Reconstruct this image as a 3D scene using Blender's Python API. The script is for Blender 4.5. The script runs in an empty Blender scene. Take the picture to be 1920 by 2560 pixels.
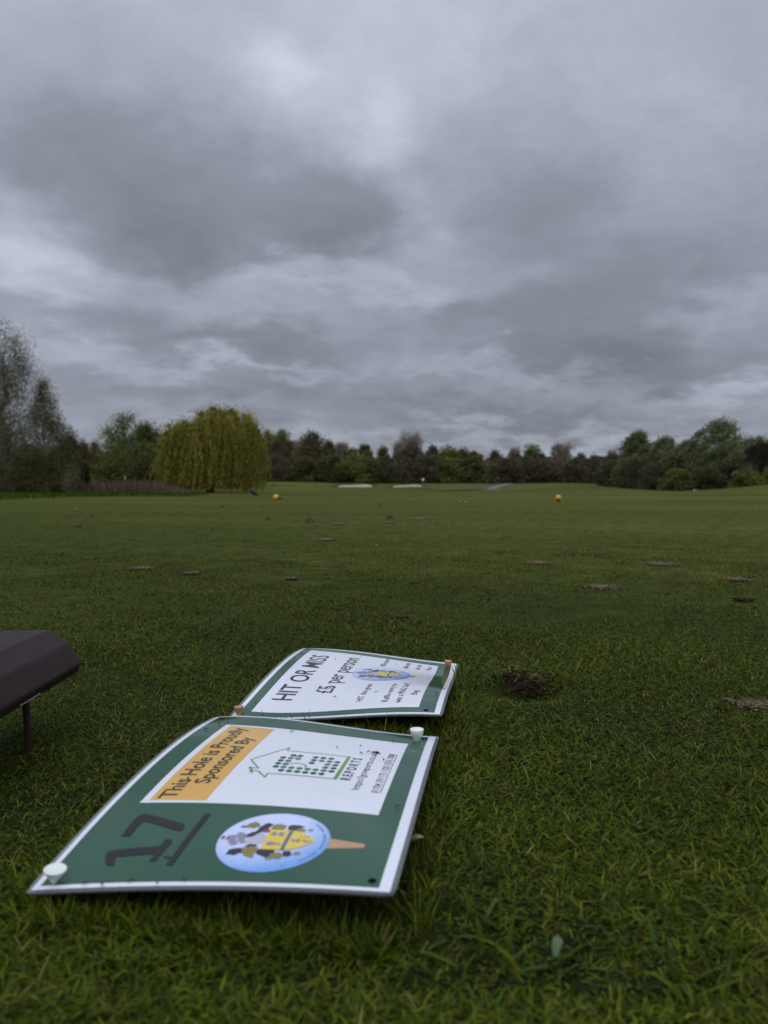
import bpy, math, random
import numpy as np
from mathutils import Vector
random.seed(7); rng = np.random.default_rng(7)
sc = bpy.context.scene
col = sc.collection
R = math.radians

# ------------------------------------------------------------------ camera
CAMH = 0.345
HOR = 1215.0; FPX = 1920.0
PIT = math.atan((1280 - HOR) / FPX)
cam = bpy.data.cameras.new("camera")
cam.sensor_fit = 'VERTICAL'; cam.sensor_height = 36.0; cam.sensor_width = 27.0
cam.lens = 36.0 * FPX / 2560.0
cam.clip_start = 0.02; cam.clip_end = 5000
cam.dof.use_dof = True; cam.dof.focus_distance = 1.3; cam.dof.aperture_fstop = 6.0
camo = bpy.data.objects.new("camera", cam); col.objects.link(camo)
camo.location = (0, 0, CAMH); camo.rotation_euler = (R(90) - PIT, 0, 0)
sc.camera = camo

# ------------------------------------------------------------------ view
sc.view_settings.view_transform = 'Standard'; sc.view_settings.look = 'None'
sc.view_settings.exposure = 0.12; sc.view_settings.gamma = 1.0
sc.render.engine = 'CYCLES'
sc.cycles.max_bounces = 6; sc.cycles.transparent_max_bounces = 8
sc.cycles.diffuse_bounces = 3; sc.cycles.glossy_bounces = 3; sc.cycles.transmission_bounces = 3

# ------------------------------------------------------------------ sky
SUN_EL, SUN_AZ = 55.0, 200.0
w = bpy.data.worlds.new("World"); sc.world = w; w.use_nodes = True
nt = w.node_tree; nt.nodes.clear()
N = nt.nodes.new; L = nt.links.new
def mth(op, a, b=None, c=None, clamp=False):
    n = N('ShaderNodeMath'); n.operation = op; n.use_clamp = clamp
    for i, v in enumerate((a, b, c)):
        if v is None: continue
        if isinstance(v, (int, float)): n.inputs[i].default_value = v
        else: L(v, n.inputs[i])
    return n.outputs[0]
def vmth(op, a, b=None, scale=None):
    n = N('ShaderNodeVectorMath'); n.operation = op
    for i, v in enumerate((a, b)):
        if v is None: continue
        if isinstance(v, (tuple, list)): n.inputs[i].default_value = v
        else: L(v, n.inputs[i])
    if scale is not None: n.inputs['Scale'].default_value = scale
    return n.outputs['Value'] if op == 'LENGTH' else n.outputs[0]
def noise(vec, scale, detail=6, rough=.55, dist=0.0):
    n = N('ShaderNodeTexNoise'); L(vec, n.inputs['Vector'])
    n.inputs['Scale'].default_value = scale; n.inputs['Detail'].default_value = detail
    n.inputs['Roughness'].default_value = rough; n.inputs['Distortion'].default_value = dist
    return n
tc = N('ShaderNodeTexCoord'); D = tc.outputs['Generated']
sep = N('ShaderNodeSeparateXYZ'); L(D, sep.inputs[0])
dx, dy, dz = sep.outputs
zc = mth('MAXIMUM', dz, 0.0)
den = mth('ADD', zc, 0.26)
comb = N('ShaderNodeCombineXYZ'); L(mth('DIVIDE', dx, den), comb.inputs[0]); L(mth('DIVIDE', dy, den), comb.inputs[1])
P = comb.outputs[0]                                   # the cloud sheet, seen from below
azi = mth('ARCTAN2', dx, dy); ele = mth('ARCSINE', dz)
ae = N('ShaderNodeCombineXYZ'); L(azi, ae.inputs[0]); L(ele, ae.inputs[1])
warp = noise(P, 2.6, 9, .62)
warpv = vmth('SCALE', vmth('SUBTRACT', warp.outputs['Color'], (.5, .5, .5)), scale=0.21)
AE = vmth('ADD', ae.outputs[0], warpv)
def dirof(sx, sy):
    fx, fy = sx * 1.1573, sy * 1.1573
    u = (fx - 960) / FPX; v = (1280 - fy) / FPX
    c, s = math.cos(PIT), math.sin(PIT)
    d = np.array([u, c + v * s, -s + v * c]); d /= np.linalg.norm(d)
    return math.atan2(d[0], d[1]), math.asin(d[2])
# cloud masses: x, y, half width, half height, weight (negative = thicker and darker)
MASSES = [(300,270,230,150,-.16),(480,430,300,140,-.34),(760,530,190,90,-.36),(330,500,150,80,-.26),(60,310,220,110,-.16),(130,110,260,150,.02),
 (1120,410,260,110,-.18),(1420,590,360,160,-.24),(1340,790,260,60,-.42),(1050,700,330,90,-.22),(560,740,220,45,-.28),(270,690,230,60,-.2),(760,850,330,40,-.2),(1100,900,420,28,-.26),(350,850,260,40,-.14),
 (570,80,100,50,.20),(610,180,150,90,.12),(830,320,60,110,.22),(900,500,70,70,.24),(60,430,170,60,.16),(20,560,140,70,.34),(660,590,170,42,.34),(860,625,110,35,.24),(1540,640,160,40,.24),
 (1130,822,260,26,.24),(1600,830,180,28,.22),(1000,590,150,60,.12),(800,190,200,170,.1),(1250,130,420,140,.08),(1560,330,260,120,.06),(480,640,150,60,.12),(560,800,200,22,.16),(120,790,220,40,.14),(860,950,700,16,.12),(1350,965,320,16,.2),(1200,200,120,60,-.06)]
acc = None
for (x, y, rx, ry, wt) in MASSES:
    a, e = dirof(x, y); k = 1.1573 / FPX
    o = vmth('LENGTH', vmth('MULTIPLY', vmth('SUBTRACT', AE, (a, e, 0)), (1 / (rx * k * 1.25), 1 / (ry * k * 1.25), 0)))
    m = N('ShaderNodeMapRange'); m.interpolation_type = 'SMOOTHSTEP'; L(o, m.inputs['Value'])
    m.inputs['From Min'].default_value = 0; m.inputs['From Max'].default_value = 1.25
    m.inputs['To Min'].default_value = wt; m.inputs['To Max'].default_value = 0
    acc = m.outputs[0] if acc is None else mth('ADD', acc, m.outputs[0])
n1 = noise(P, 1.3, 9, .52, .4).outputs['Fac']
n3 = noise(vmth('ADD', P, (1.3, 5.1, .2)), 11, 8, .6, .5).outputs['Fac']
n2 = noise(vmth('ADD', P, (7.3, 2.1, .5)), 4.5, 8, .55, .3).outputs['Fac']
v = mth('ADD', mth('ADD', acc, 0.53), mth('ADD', mth('MULTIPLY', mth('SUBTRACT', n1, .5), .58), mth('ADD', mth('MULTIPLY', mth('SUBTRACT', n2, .5), .32), mth('MULTIPLY', mth('SUBTRACT', n3, .5), .22))))
ramp = N('ShaderNodeValToRGB'); L(v, ramp.inputs[0]); cr = ramp.color_ramp
cr.elements[0].position = 0.0; cr.elements[0].color = (.19, .215, .25, 1)
cr.elements[1].position = 1.0; cr.elements[1].color = (.58, .63, .735, 1)
for p_, c_ in ((.28, (.25, .273, .325, 1)), (.52, (.340, .366, .440, 1)), (.76, (.455, .497, .59, 1))):
    e_ = cr.elements.new(p_); e_.color = c_
# overcast luminance gradient: brighter towards the zenith, dimmer at the horizon
gm = N('ShaderNodeMapRange'); gm.interpolation_type = 'SMOOTHSTEP'; L(dz, gm.inputs['Value'])
gm.inputs['From Min'].default_value = .55; gm.inputs['From Max'].default_value = .95
gm.inputs['To Min'].default_value = 1.0; gm.inputs['To Max'].default_value = 2.5
gl = N('ShaderNodeMapRange'); L(dz, gl.inputs['Value'])
gl.inputs['From Min'].default_value = 0; gl.inputs['From Max'].default_value = .55
gl.inputs['To Min'].default_value = .68; gl.inputs['To Max'].default_value = 1.2
cloudc = vmth('SCALE', ramp.outputs[0]); L(mth('MULTIPLY', gm.outputs[0], gl.outputs[0]), cloudc.node.inputs['Scale'])
bgc = N('ShaderNodeBackground'); L(cloudc, bgc.inputs[0]); bgc.inputs[1].default_value = 1.0
sky = N('ShaderNodeTexSky'); sky.sky_type = 'NISHITA'; sky.sun_disc = False
sky.sun_elevation = R(SUN_EL); sky.sun_rotation = R(SUN_AZ)
bgs = N('ShaderNodeBackground'); L(sky.outputs[0], bgs.inputs[0]); bgs.inputs[1].default_value = 0.08
mx = N('ShaderNodeMixShader'); mx.inputs[0].default_value = 0.95
L(bgs.outputs[0], mx.inputs[1]); L(bgc.outputs[0], mx.inputs[2])
wo = N('ShaderNodeOutputWorld'); L(mx.outputs[0], wo.inputs[0])
w.cycles.sampling_method = 'MANUAL'; w.cycles.sample_map_resolution = 512

sun = bpy.data.lights.new("sun", 'SUN'); sun.energy = 0.5; sun.angle = R(35); sun.color = (1, .97, .93)
suno = bpy.data.objects.new("sun", sun); col.objects.link(suno)
suno.rotation_euler = (R(90 - SUN_EL), 0, R(180 - SUN_AZ))

# ------------------------------------------------------------------ helpers
def S(a, b, x):
    t = np.clip((np.asarray(x, float) - a) / (b - a), 0, 1); return t * t * (3 - 2 * t)
def terr(x, y):
    x = np.asarray(x, float); y = np.asarray(y, float)
    d = np.hypot(x, y)
    z = 1.75 * S(112, 190, y) * S(-140, -10, x + 60)
    z = z + 3.0 * S(200, 420, d)
    z = z - .10 * S(24, 36, y) * (1 - S(60, 90, y))
    z = z + 1.5 * np.exp(-(((x + 31) / 9) ** 2 + ((y - 82) / 9) ** 2))
    z = z + .62 * np.exp(-(((x - 14.5) / 5.0) ** 2 + ((y - 63) / 9) ** 2))
    z = z + .80 * np.exp(-(((x - 26) / 5.5) ** 2 + ((y - 44) / 7) ** 2))
    z = z + .5 * np.exp(-(((x + 14) / 9) ** 2 + ((y - 118) / 12) ** 2))
    z = z + S(70, 95, y) * (1 - S(200, 300, d)) * (.22 * np.sin(x * .11 + 1.) * np.sin(y * .07) + .12 * np.sin(x * .23) * np.cos(y * .13))
    u = S(6, 14, d)
    z = z + u * (.012 * np.sin(x * .9 + 1.3) * np.sin(y * .55) + .01 * np.sin(x * .33 + y * .21))
    z = z + .004 * np.sin(x * 5.1 + 2 * np.sin(y * 3.3)) * np.sin(y * 4.3 + 1)
    for (cx, cy, r, h) in DENTS:
        z = z - h * np.exp(-(((x - cx) / r) ** 2 + ((y - cy) / (r * .8)) ** 2))
    return z
DENTS = []
def ray(px, py):
    u = (px - 960) / FPX; v = (1280 - py) / FPX
    c, s = math.cos(PIT), math.sin(PIT)
    return np.array([u, c + v * s, -s + v * c])
def hit(px, py):                                   # where a line of sight meets the ground
    d = ray(px, py); t = .3; last = t
    while t < 900:
        p = np.array([0, 0, CAMH]) + d * t
        if p[2] < float(terr(p[0], p[1])):
            lo, hi = last, t
            for _ in range(30):
                m = (lo + hi) / 2; p = np.array([0, 0, CAMH]) + d * m
                if p[2] < float(terr(p[0], p[1])): hi = m
                else: lo = m
            return p
        last = t; t *= 1.02
    return p
def place(px, dist):                               # ground point at a distance along a bearing
    x = (px - 960) / FPX * dist
    return np.array([x, dist, float(terr(x, dist))])
DENTS.append((*hit(1318, 1728)[:2], .05, .045)); DENTS.append((*hit(1262, 1700)[:2], .02, -.02))

def tag(o, label=None, cat=None, group=None, kind=None):
    if label: o['label'] = label
    if cat: o['category'] = cat
    if group: o['group'] = group
    if kind: o['kind'] = kind
    return o
def empty(name, loc=(0, 0, 0)):
    o = bpy.data.objects.new(name, None); o.location = loc; o.empty_display_size = .05; col.objects.link(o); return o

class MB:
    def __init__(s): s.v = []; s.f = []; s.c = []; s.n = 0; s.m = []
    def add(s, v, f, c=None, mi=0):
        v = np.asarray(v, float).reshape(-1, 3); f = np.asarray(f, int)
        s.v.append(v); s.f.append(f + s.n); s.n += len(v); s.m.append(mi)
        if c is None: c = (1, 1, 1)
        c = np.asarray(c, float)
        if c.ndim == 1: c = np.tile(c, (len(v), 1))
        s.c.append(c)
    def build(s, name, mats, parent=None, smooth=False, origin=None):
        V = np.concatenate(s.v); C = np.concatenate(s.c)
        if origin is not None: V = V - np.asarray(origin)
        me = bpy.data.meshes.new(name)
        me.vertices.add(len(V)); me.vertices.foreach_set('co', V.ravel().astype(np.float32))
        li = np.concatenate([f.ravel() for f in s.f])
        tot = np.concatenate([np.full(len(f), f.shape[1]) for f in s.f])
        mi = np.concatenate([np.full(len(f), m) for f, m in zip(s.f, s.m)])
        st = np.concatenate([[0], np.cumsum(tot)[:-1]])
        me.loops.add(len(li)); me.loops.foreach_set('vertex_index', li.astype(np.int32))
        me.polygons.add(len(tot)); me.polygons.foreach_set('loop_start', st.astype(np.int32))
        me.polygons.foreach_set('material_index', mi.astype(np.int32))
        me.polygons.foreach_set('use_smooth', np.full(len(tot), smooth))
        at = me.color_attributes.new('tint', 'FLOAT_COLOR', 'POINT')
        at.data.foreach_set('color', np.concatenate([C, np.ones((len(C), 1))], 1).ravel().astype(np.float32))
        me.update(calc_edges=True); me.validate()
        if not isinstance(mats, (list, tuple)): mats = [mats]
        for m in mats: me.materials.append(m)
        o = bpy.data.objects.new(name, me); col.objects.link(o)
        if parent is not None: o.parent = parent
        if origin is not None and parent is None: o.location = origin
        return o
def tube(mb, pts, rad, sides=5, c=None, cap=True):
    pts = np.asarray(pts, float); n = len(pts)
    if np.isscalar(rad): rad = [rad] * n
    T = np.gradient(pts, axis=0); T /= np.linalg.norm(T, axis=1)[:, None] + 1e-12
    ref = np.array([0, 0, 1.0]) if abs(T[0][2]) < .9 else np.array([1.0, 0, 0])
    a = np.linspace(0, 2 * np.pi, sides, endpoint=False)
    V = []
    for i in range(n):
        s_ = np.cross(T[i], ref); s_ /= np.linalg.norm(s_) + 1e-12; t_ = np.cross(s_, T[i])
        V.append(pts[i] + rad[i] * (np.cos(a)[:, None] * s_ + np.sin(a)[:, None] * t_))
    V = np.concatenate(V); F = []
    for i in range(n - 1):
        for k in range(sides):
            F.append((i * sides + k, i * sides + (k + 1) % sides, (i + 1) * sides + (k + 1) % sides, (i + 1) * sides + k))
    mb.add(V, F, c)
    if cap and sides > 2:
        mb.add(V[-sides:], [list(range(sides))], c); mb.add(V[:sides], [list(range(sides))[::-1]], c)
def lathe(mb, prof, seg=32, c=None, M=None):
    prof = np.asarray(prof, float); a = np.linspace(0, 2 * np.pi, seg, endpoint=False)
    V = np.stack([np.outer(prof[:, 0], np.cos(a)), np.outer(prof[:, 0], np.sin(a)), np.outer(prof[:, 1], np.ones(seg))], -1).reshape(-1, 3)
    if M is not None: V = V @ M.T
    F = []
    for i in range(len(prof) - 1):
        for k in range(seg): F.append((i * seg + k, i * seg + (k + 1) % seg, (i + 1) * seg + (k + 1) % seg, (i + 1) * seg + k))
    mb.add(V, F, c)

# ------------------------------------------------------------------ materials
def mat(name, base=(.5, .5, .5), rough=.6, spec=.5, attr=False, trans=0.0, bump=None, mott=None, coat=0.0, alpha=1.0):
    m = bpy.data.materials.new(name); m.use_nodes = True; t = m.node_tree
    b = t.nodes['Principled BSDF']; b.inputs['Roughness'].default_value = rough
    b.inputs['Specular IOR Level'].default_value = spec
    b.inputs['Base Color'].default_value = (*base, 1); b.inputs['Coat Weight'].default_value = coat
    b.inputs['Coat Roughness'].default_value = .06; b.inputs['Alpha'].default_value = alpha
    src = None
    if attr:
        a = t.nodes.new('ShaderNodeAttribute'); a.attribute_name = 'tint'; src = a.outputs['Color']
    tcn = t.nodes.new('ShaderNodeTexCoord')
    if mott:
        sc_, amt, col2 = mott
        n = t.nodes.new('ShaderNodeTexNoise'); n.inputs['Scale'].default_value = sc_; n.inputs['Detail'].default_value = 6
        t.links.new(tcn.outputs['Object'], n.inputs['Vector'])
        r = t.nodes.new('ShaderNodeMapRange'); t.links.new(n.outputs['Fac'], r.inputs[0])
        r.inputs[1].default_value = .35; r.inputs[2].default_value = .7; r.inputs[3].default_value = 0; r.inputs[4].default_value = amt
        mxn = t.nodes.new('ShaderNodeMix'); mxn.data_type = 'RGBA'
        t.links.new(r.outputs[0], mxn.inputs[0])
        if src: t.links.new(src, mxn.inputs[6])
        else: mxn.inputs[6].default_value = (*base, 1)
        mxn.inputs[7].default_value = (*col2, 1); src = mxn.outputs[2]
    if src: t.links.new(src, b.inputs['Base Color'])
    if bump:
        sc_, st_, di_ = bump
        n = t.nodes.new('ShaderNodeTexNoise'); n.inputs['Scale'].default_value = sc_; n.inputs['Detail'].default_value = 4
        t.links.new(tcn.outputs['Object'], n.inputs['Vector'])
        bp = t.nodes.new('ShaderNodeBump'); bp.inputs['Strength'].default_value = st_; bp.inputs['Distance'].default_value = di_
        t.links.new(n.outputs['Fac'], bp.inputs['Height']); t.links.new(bp.outputs[0], b.inputs['Normal'])
    if trans > 0:
        tr = t.nodes.new('ShaderNodeBsdfTranslucent'); ms = t.nodes.new('ShaderNodeMixShader'); ms.inputs[0].default_value = trans
        if src: t.links.new(src, tr.inputs[0])
        else: tr.inputs[0].default_value = (*base, 1)
        t.links.new(b.outputs[0], ms.inputs[1]); t.links.new(tr.outputs[0], ms.inputs[2])
        t.links.new(ms.outputs[0], t.nodes['Material Output'].inputs[0])
    return m
M_blade = mat('grass_blade', attr=True, rough=.55, spec=.06, trans=.2)
M_leaf = mat('foliage', attr=True, rough=.75, spec=.1, trans=.2)
M_bark = mat('bark', attr=True, rough=.9, spec=.2)
M_soil = mat('soil', (.026, .016, .011), .95, .1, mott=(60, .7, (.055, .036, .024)), bump=(120, .8, .01))
M_dry = mat('dry_grass', attr=True, rough=.8, spec=.3, trans=.2)
LB = (14, .10, .004)
def lam(name, c, mott=None): return mat(name, c, .09, .5, bump=LB, mott=mott)
M_white = lam('laminated_white', (.80, .82, .88), (9, .25, (.72, .74, .80)))
M_green = lam('laminated_green', (.017, .086, .046), (7, .35, (.028, .095, .055)))
M_orange = lam('laminated_orange', (.72, .42, .10))
M_ink = lam('laminated_black_ink', (.022, .018, .022))
M_inkg = lam('laminated_teal_ink', (.02, .07, .07))
M_dotg = lam('laminated_dot_green', (.03, .19, .10))
M_lime = lam('laminated_lime_line', (.15, .32, .07))
M_brownl = lam('laminated_brown_line', (.12, .03, .03))
M_marker = mat('marker_pen_ink', (.018, .014, .020), .55, .4)
M_yel = lam('laminated_yellow', (.80, .58, .07))
M_gold = lam('laminated_gold', (.25, .20, .055))
M_greyp = lam('laminated_grey', (.25, .26, .33))
M_lilac = lam('laminated_pale_grey', (.50, .50, .60))
M_red = lam('laminated_red', (.30, .04, .05))
M_teepic = lam('laminated_tan', (.52, .29, .16))
M_ball = mat('laminated_ball_print', attr=True, rough=.09, bump=LB)
M_sleeve = mat('clear_laminate', (.34, .36, .38), .15, .5, alpha=.55)
M_hole = mat('hole_dark', (.004, .005, .004), .9, .1)

# ------------------------------------------------------------------ ground sheet
def ground():
    rs = np.concatenate([[0], np.geomspace(.12, 3, 70), np.geomspace(3.06, 60, 110), np.geomspace(61, 2500, 110)])
    na = 360; a = np.linspace(0, 2 * np.pi, na, endpoint=False)
    RR, AA = np.meshgrid(rs, a, indexing='ij')
    X = RR * np.sin(AA); Y = RR * np.cos(AA); Z = terr(X, Y)
    V = np.stack([X, Y, Z], -1).reshape(-1, 3)
    i, k = np.meshgrid(np.arange(len(rs) - 1), np.arange(na), indexing='ij')
    F = np.stack([i * na + k, i * na + (k + 1) % na, (i + 1) * na + (k + 1) % na, (i + 1) * na + k], -1).reshape(-1, 4)
    m = bpy.data.materials.new('lawn'); m.use_nodes = True; t = m.node_tree; b = t.nodes['Principled BSDF']
    b.inputs['Roughness'].default_value = .9; b.inputs['Specular IOR Level'].default_value = .02
    g = t.nodes.new('ShaderNodeNewGeometry')
    def nz(scale, det=6, sx=1, sy=1, rough=.6):
        mp = t.nodes.new('ShaderNodeMapping'); mp.inputs['Scale'].default_value = (sx, sy, 1)
        t.links.new(g.outputs['Position'], mp.inputs[0])
        n = t.nodes.new('ShaderNodeTexNoise'); n.inputs['Scale'].default_value = scale; n.inputs['Detail'].default_value = det
        n.inputs['Roughness'].default_value = rough
        t.links.new(mp.outputs[0], n.inputs['Vector']); return n.outputs['Fac']
    def rmp(f, stops):
        r = t.nodes.new('ShaderNodeValToRGB'); t.links.new(f, r.inputs[0]); e = r.color_ramp.elements
        e[0].position, e[0].color = stops[0][0], (*stops[0][1], 1); e[1].position, e[1].color = stops[-1][0], (*stops[-1][1], 1)
        for p_, c_ in stops[1:-1]: q = e.new(p_); q.color = (*c_, 1)
        return r.outputs[0]
    def mixc(f, a_, b_, mode='MIX'):
        x = t.nodes.new('ShaderNodeMix'); x.data_type = 'RGBA'; x.blend_type = mode
        if isinstance(f, float): x.inputs[0].default_value = f
        else: t.links.new(f, x.inputs[0])
        for q, s_ in ((6, a_), (7, b_)):
            if isinstance(s_, tuple): x.inputs[q].default_value = (*s_, 1)
            else: t.links.new(s_, x.inputs[q])
        return x.outputs[2]
    big = mixc(1.0, rmp(nz(.16, 5, .35, 1.4), [(.3, (.056, .070, .015)), (.5, (.082, .092, .021)), (.7, (.130, .122, .038))]), rmp(nz(.05, 3, .5, 1.3, .4), [(.38, (.66, .74, .66)), (.45, (.95, .97, .95)), (.56, (1.05, 1.03, 1)), (.60, (1.35, 1.25, 1.25))]), 'MULTIPLY')
    fine = rmp(nz(9, 8), [(.3, (.55, .55, .55)), (.7, (1.35, 1.35, 1.3))])
    lawn = mixc(1.0, big, fine, 'MULTIPLY')
    thatch = rmp(nz(70, 6), [(.3, (.006, .009, .003)), (.55, (.014, .022, .006)), (.75, (.04, .038, .016))])  # thatch, its colour darkened to deepen the shade between the blades
    ln = t.nodes.new('ShaderNodeVectorMath'); ln.operation = 'LENGTH'; t.links.new(g.outputs['Position'], ln.inputs[0])
    mr = t.nodes.new('ShaderNodeMapRange'); t.links.new(ln.outputs['Value'], mr.inputs[0])
    mr.inputs[1].default_value = .8; mr.inputs[2].default_value = 3.2
    t.links.new(mixc(mr.outputs[0], thatch, lawn), b.inputs['Base Color'])
    bp = t.nodes.new('ShaderNodeBump'); bp.inputs['Strength'].default_value = .6; bp.inputs['Distance'].default_value = .02
    t.links.new(nz(40, 6), bp.inputs['Height']); t.links.new(bp.outputs[0], b.inputs['Normal'])
    mb = MB(); mb.add(V, F); o = mb.build('ground', m, smooth=True); tag(o, kind='structure')
ground()

# ------------------------------------------------------------------ signs
C1 = np.array([[[-0.28699, 0.6135, -0.02856], [-0.19024, 0.59749, -0.01487], [-0.09311, 0.58271, -0.00662], [0.00437, 0.56671, -0.00511]], [[-0.26768, 0.74976, -0.00521], [-0.17119, 0.73456, 0.01359], [-0.07094, 0.72003, 0.0053], [0.02791, 0.70521, -0.00253]], [[-0.24685, 0.88912, 0.00734], [-0.1478, 0.87396, -0.00479], [-0.05069, 0.85921, 0.00211], [0.04597, 0.84419, -0.01145]], [[-0.2257, 1.02646, -0.01174], [-0.12795, 1.01282, -0.00089], [-0.0306, 0.99646, -0.02461], [0.0671, 0.98175, -0.02407]]])
C2 = np.array([[[-0.21538, 1.07782, -0.0256], [-0.11766, 1.06509, -0.03456], [-0.02103, 1.05113, -0.00982], [0.07597, 1.03528, -0.011]], [[-0.19774, 1.21625, -0.01704], [-0.10033, 1.20357, -0.03226], [0.0006, 1.18809, 0.01757], [0.09959, 1.17334, 0.00271]], [[-0.17502, 1.35545, 0.00035], [-0.07863, 1.34019, -0.02132], [0.01999, 1.32703, -0.02861], [0.115, 1.31166, -0.05089]], [[-0.15631, 1.49315, -0.0175], [-0.05788, 1.47989, -0.01449], [0.03924, 1.46486, -0.03323], [0.13707, 1.44971, -0.03816]]])
for C_ in (C1, C2): C_[..., 2] += CAMH - .30
def bern(t): t = np.asarray(t, float); return np.stack([(1 - t) ** 3, 3 * t * (1 - t) ** 2, 3 * t * t * (1 - t), t ** 3], -1)
def sheet_pt(C, q, off=0.0):                       # q in millimetres on an A3 sheet, off = height above it in mm
    q = np.asarray(q, float).reshape(-1, 2); u, v_ = q[:, 0] / 420, q[:, 1] / 297
    ev = lambda u, v_: np.einsum('ni,nj,ijk->nk', bern(u), bern(v_), C)
    p = ev(u, v_); a = ev(u + 1e-3, v_) - p; b = ev(u, v_ + 1e-3) - p
    n = np.cross(b, a); n /= np.linalg.norm(n, axis=1)[:, None]; n *= np.sign(n[:, 2:3])
    return p + n * off * 1e-3
def grid(C, u0, v0, u1, v1, off, nu=None, nv=None):
    nu = nu or max(2, int((u1 - u0) / 10)); nv = nv or max(2, int((v1 - v0) / 10))
    U, V = np.meshgrid(np.linspace(u0, u1, nu + 1), np.linspace(v0, v1, nv + 1), indexing='ij')
    P_ = sheet_pt(C, np.stack([U.ravel(), V.ravel()], 1), off)
    i, k = np.meshgrid(np.arange(nu), np.arange(nv), indexing='ij')
    s = nv + 1
    return P_, np.stack([i * s + k, i * s + k + 1, (i + 1) * s + k + 1, (i + 1) * s + k], -1).reshape(-1, 4)
def disc(C, cx, cy, rx, ry, off, rings=8, seg=56, cfun=None):
    q = [(cx, cy)]
    for r in range(1, rings + 1):
        for k in range(seg): a = 2 * math.pi * k / seg; q.append((cx + rx * r / rings * math.cos(a), cy + ry * r / rings * math.sin(a)))
    q = np.array(q); F4 = []; F3 = [(0, 1 + (k + 1) % seg, 1 + k) for k in range(seg)]
    for r in range(rings - 1):
        for k in range(seg):
            a, b = 1 + r * seg, 1 + (r + 1) * seg; F4.append((a + k, a + (k + 1) % seg, b + (k + 1) % seg, b + k))
    return q, sheet_pt(C, q, off), F3, F4
def poly(mb, C, pts, off, mi=0):
    from mathutils.geometry import tessellate_polygon
    tri = tessellate_polygon([[Vector((x, y, 0)) for x, y in pts]])
    mb.add(sheet_pt(C, pts, off), [tuple(t) for t in tri], mi=mi)
def stroke(mb, C, pts, wd, off, mi=0, closed=False, step=4.0):
    pts = [np.array(p, float) for p in pts]; n = len(pts); segs = n if closed else n - 1
    for i in range(segs):
        a, b = pts[i], pts[(i + 1) % n]; d = b - a; l = np.linalg.norm(d); d /= l
        e = np.array([-d[1], d[0]]) * wd / 2; a2 = a - d * wd * .45; b2 = b + d * wd * .45
        k = max(1, int(l / step)); q = []
        for j in range(k + 1):
            c = a2 + (b2 - a2) * j / k; q += [c - e, c + e]
        mb.add(sheet_pt(C, q, off + .006 * (i % 7)), [(2 * j, 2 * j + 1, 2 * j + 3, 2 * j + 2) for j in range(k)], mi=mi)
def text(mb, C, s, x0, x1, top, base, off=.6, bold=0.0, mi=0, spacing=1.0):
    # a line of lettering: first letter starts at x0, last ends at x1; capitals run from top to base
    def get(st):
        cu = bpy.data.curves.new('t', 'FONT'); cu.body = st; cu.size = 1; cu.resolution_u = 3; cu.offset = bold; cu.space_character = spacing
        ob = bpy.data.objects.new('t', cu); col.objects.link(ob)
        dg = bpy.context.evaluated_depsgraph_get(); me = ob.evaluated_get(dg).to_mesh()
        V = np.array([v.co[:2] for v in me.vertices]); F = [tuple(p.vertices) for p in me.polygons]
        ob.evaluated_get(dg).to_mesh_clear(); bpy.data.objects.remove(ob); bpy.data.curves.remove(cu)
        return V, F
    cap = get('H')[0][:, 1].max(); V, F = get(s)
    X = x0 + (V[:, 0] - V[:, 0].min()) / (V[:, 0].max() - V[:, 0].min()) * (x1 - x0)
    Y = base - V[:, 1] / cap * (base - top)
    P_ = sheet_pt(C, np.stack([X, Y], 1), off)
    for k in (3, 4):
        f = [t for t in F if len(t) == k]
        if f: mb.add(P_, f, mi=mi)
def sleeve(C, root):
    m = 4.2; q = []; cut = 5
    us = np.linspace(-m, 420 + m, 44); vs = np.linspace(-m, 297 + m, 32)
    mb = MB()
    for off, fl in ((-1.6, 0), (-.05, 1)):
        U, V = np.meshgrid(us, vs, indexing='ij'); U = U.copy(); V = V.copy()
        for (ci, cj) in ((0, 0), (0, -1), (-1, 0), (-1, -1)):      # clipped corners
            U[ci, cj] += (1 if ci == 0 else -1) * 1.6; V[ci, cj] += (1 if cj == 0 else -1) * 1.6
        P_ = sheet_pt(C, np.stack([U.ravel(), V.ravel()], 1), off)
        i, k = np.meshgrid(np.arange(len(us) - 1), np.arange(len(vs) - 1), indexing='ij'); s = len(vs)
        F = np.stack([i * s + k, i * s + k + 1, (i + 1) * s + k + 1, (i + 1) * s + k], -1).reshape(-1, 4)
        mb.add(P_, F)
    n = len(us) * len(vs); s = len(vs)
    ring = [i * s for i in range(len(us))] + [(len(us) - 1) * s + k for k in range(1, s)] + [i * s + s - 1 for i in range(len(us) - 2, -1, -1)] + [k for k in range(s - 2, 0, -1)]
    A = np.concatenate(mb.v); F = [(ring[i], ring[(i + 1) % len(ring)], ring[(i + 1) % len(ring)] + n, ring[i] + n) for i in range(len(ring))]
    mb2 = MB(); mb2.add(A, np.concatenate([np.concatenate(mb.f), np.array(F)]))
    mb2.build('laminate_sleeve', M_sleeve, root, smooth=True)
def holes(C, root, pts):
    for (x, y) in pts:
        mb = MB(); q, P_, F3, F4 = disc(C, x, y, 3.4, 3.4, .75, 2, 20); mb.add(P_, F3); mb.add(P_, F4)  # black disc laid on the sheet, the shade of the hole is its colour
        mb.build('punched_hole', M_hole, root)
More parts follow.
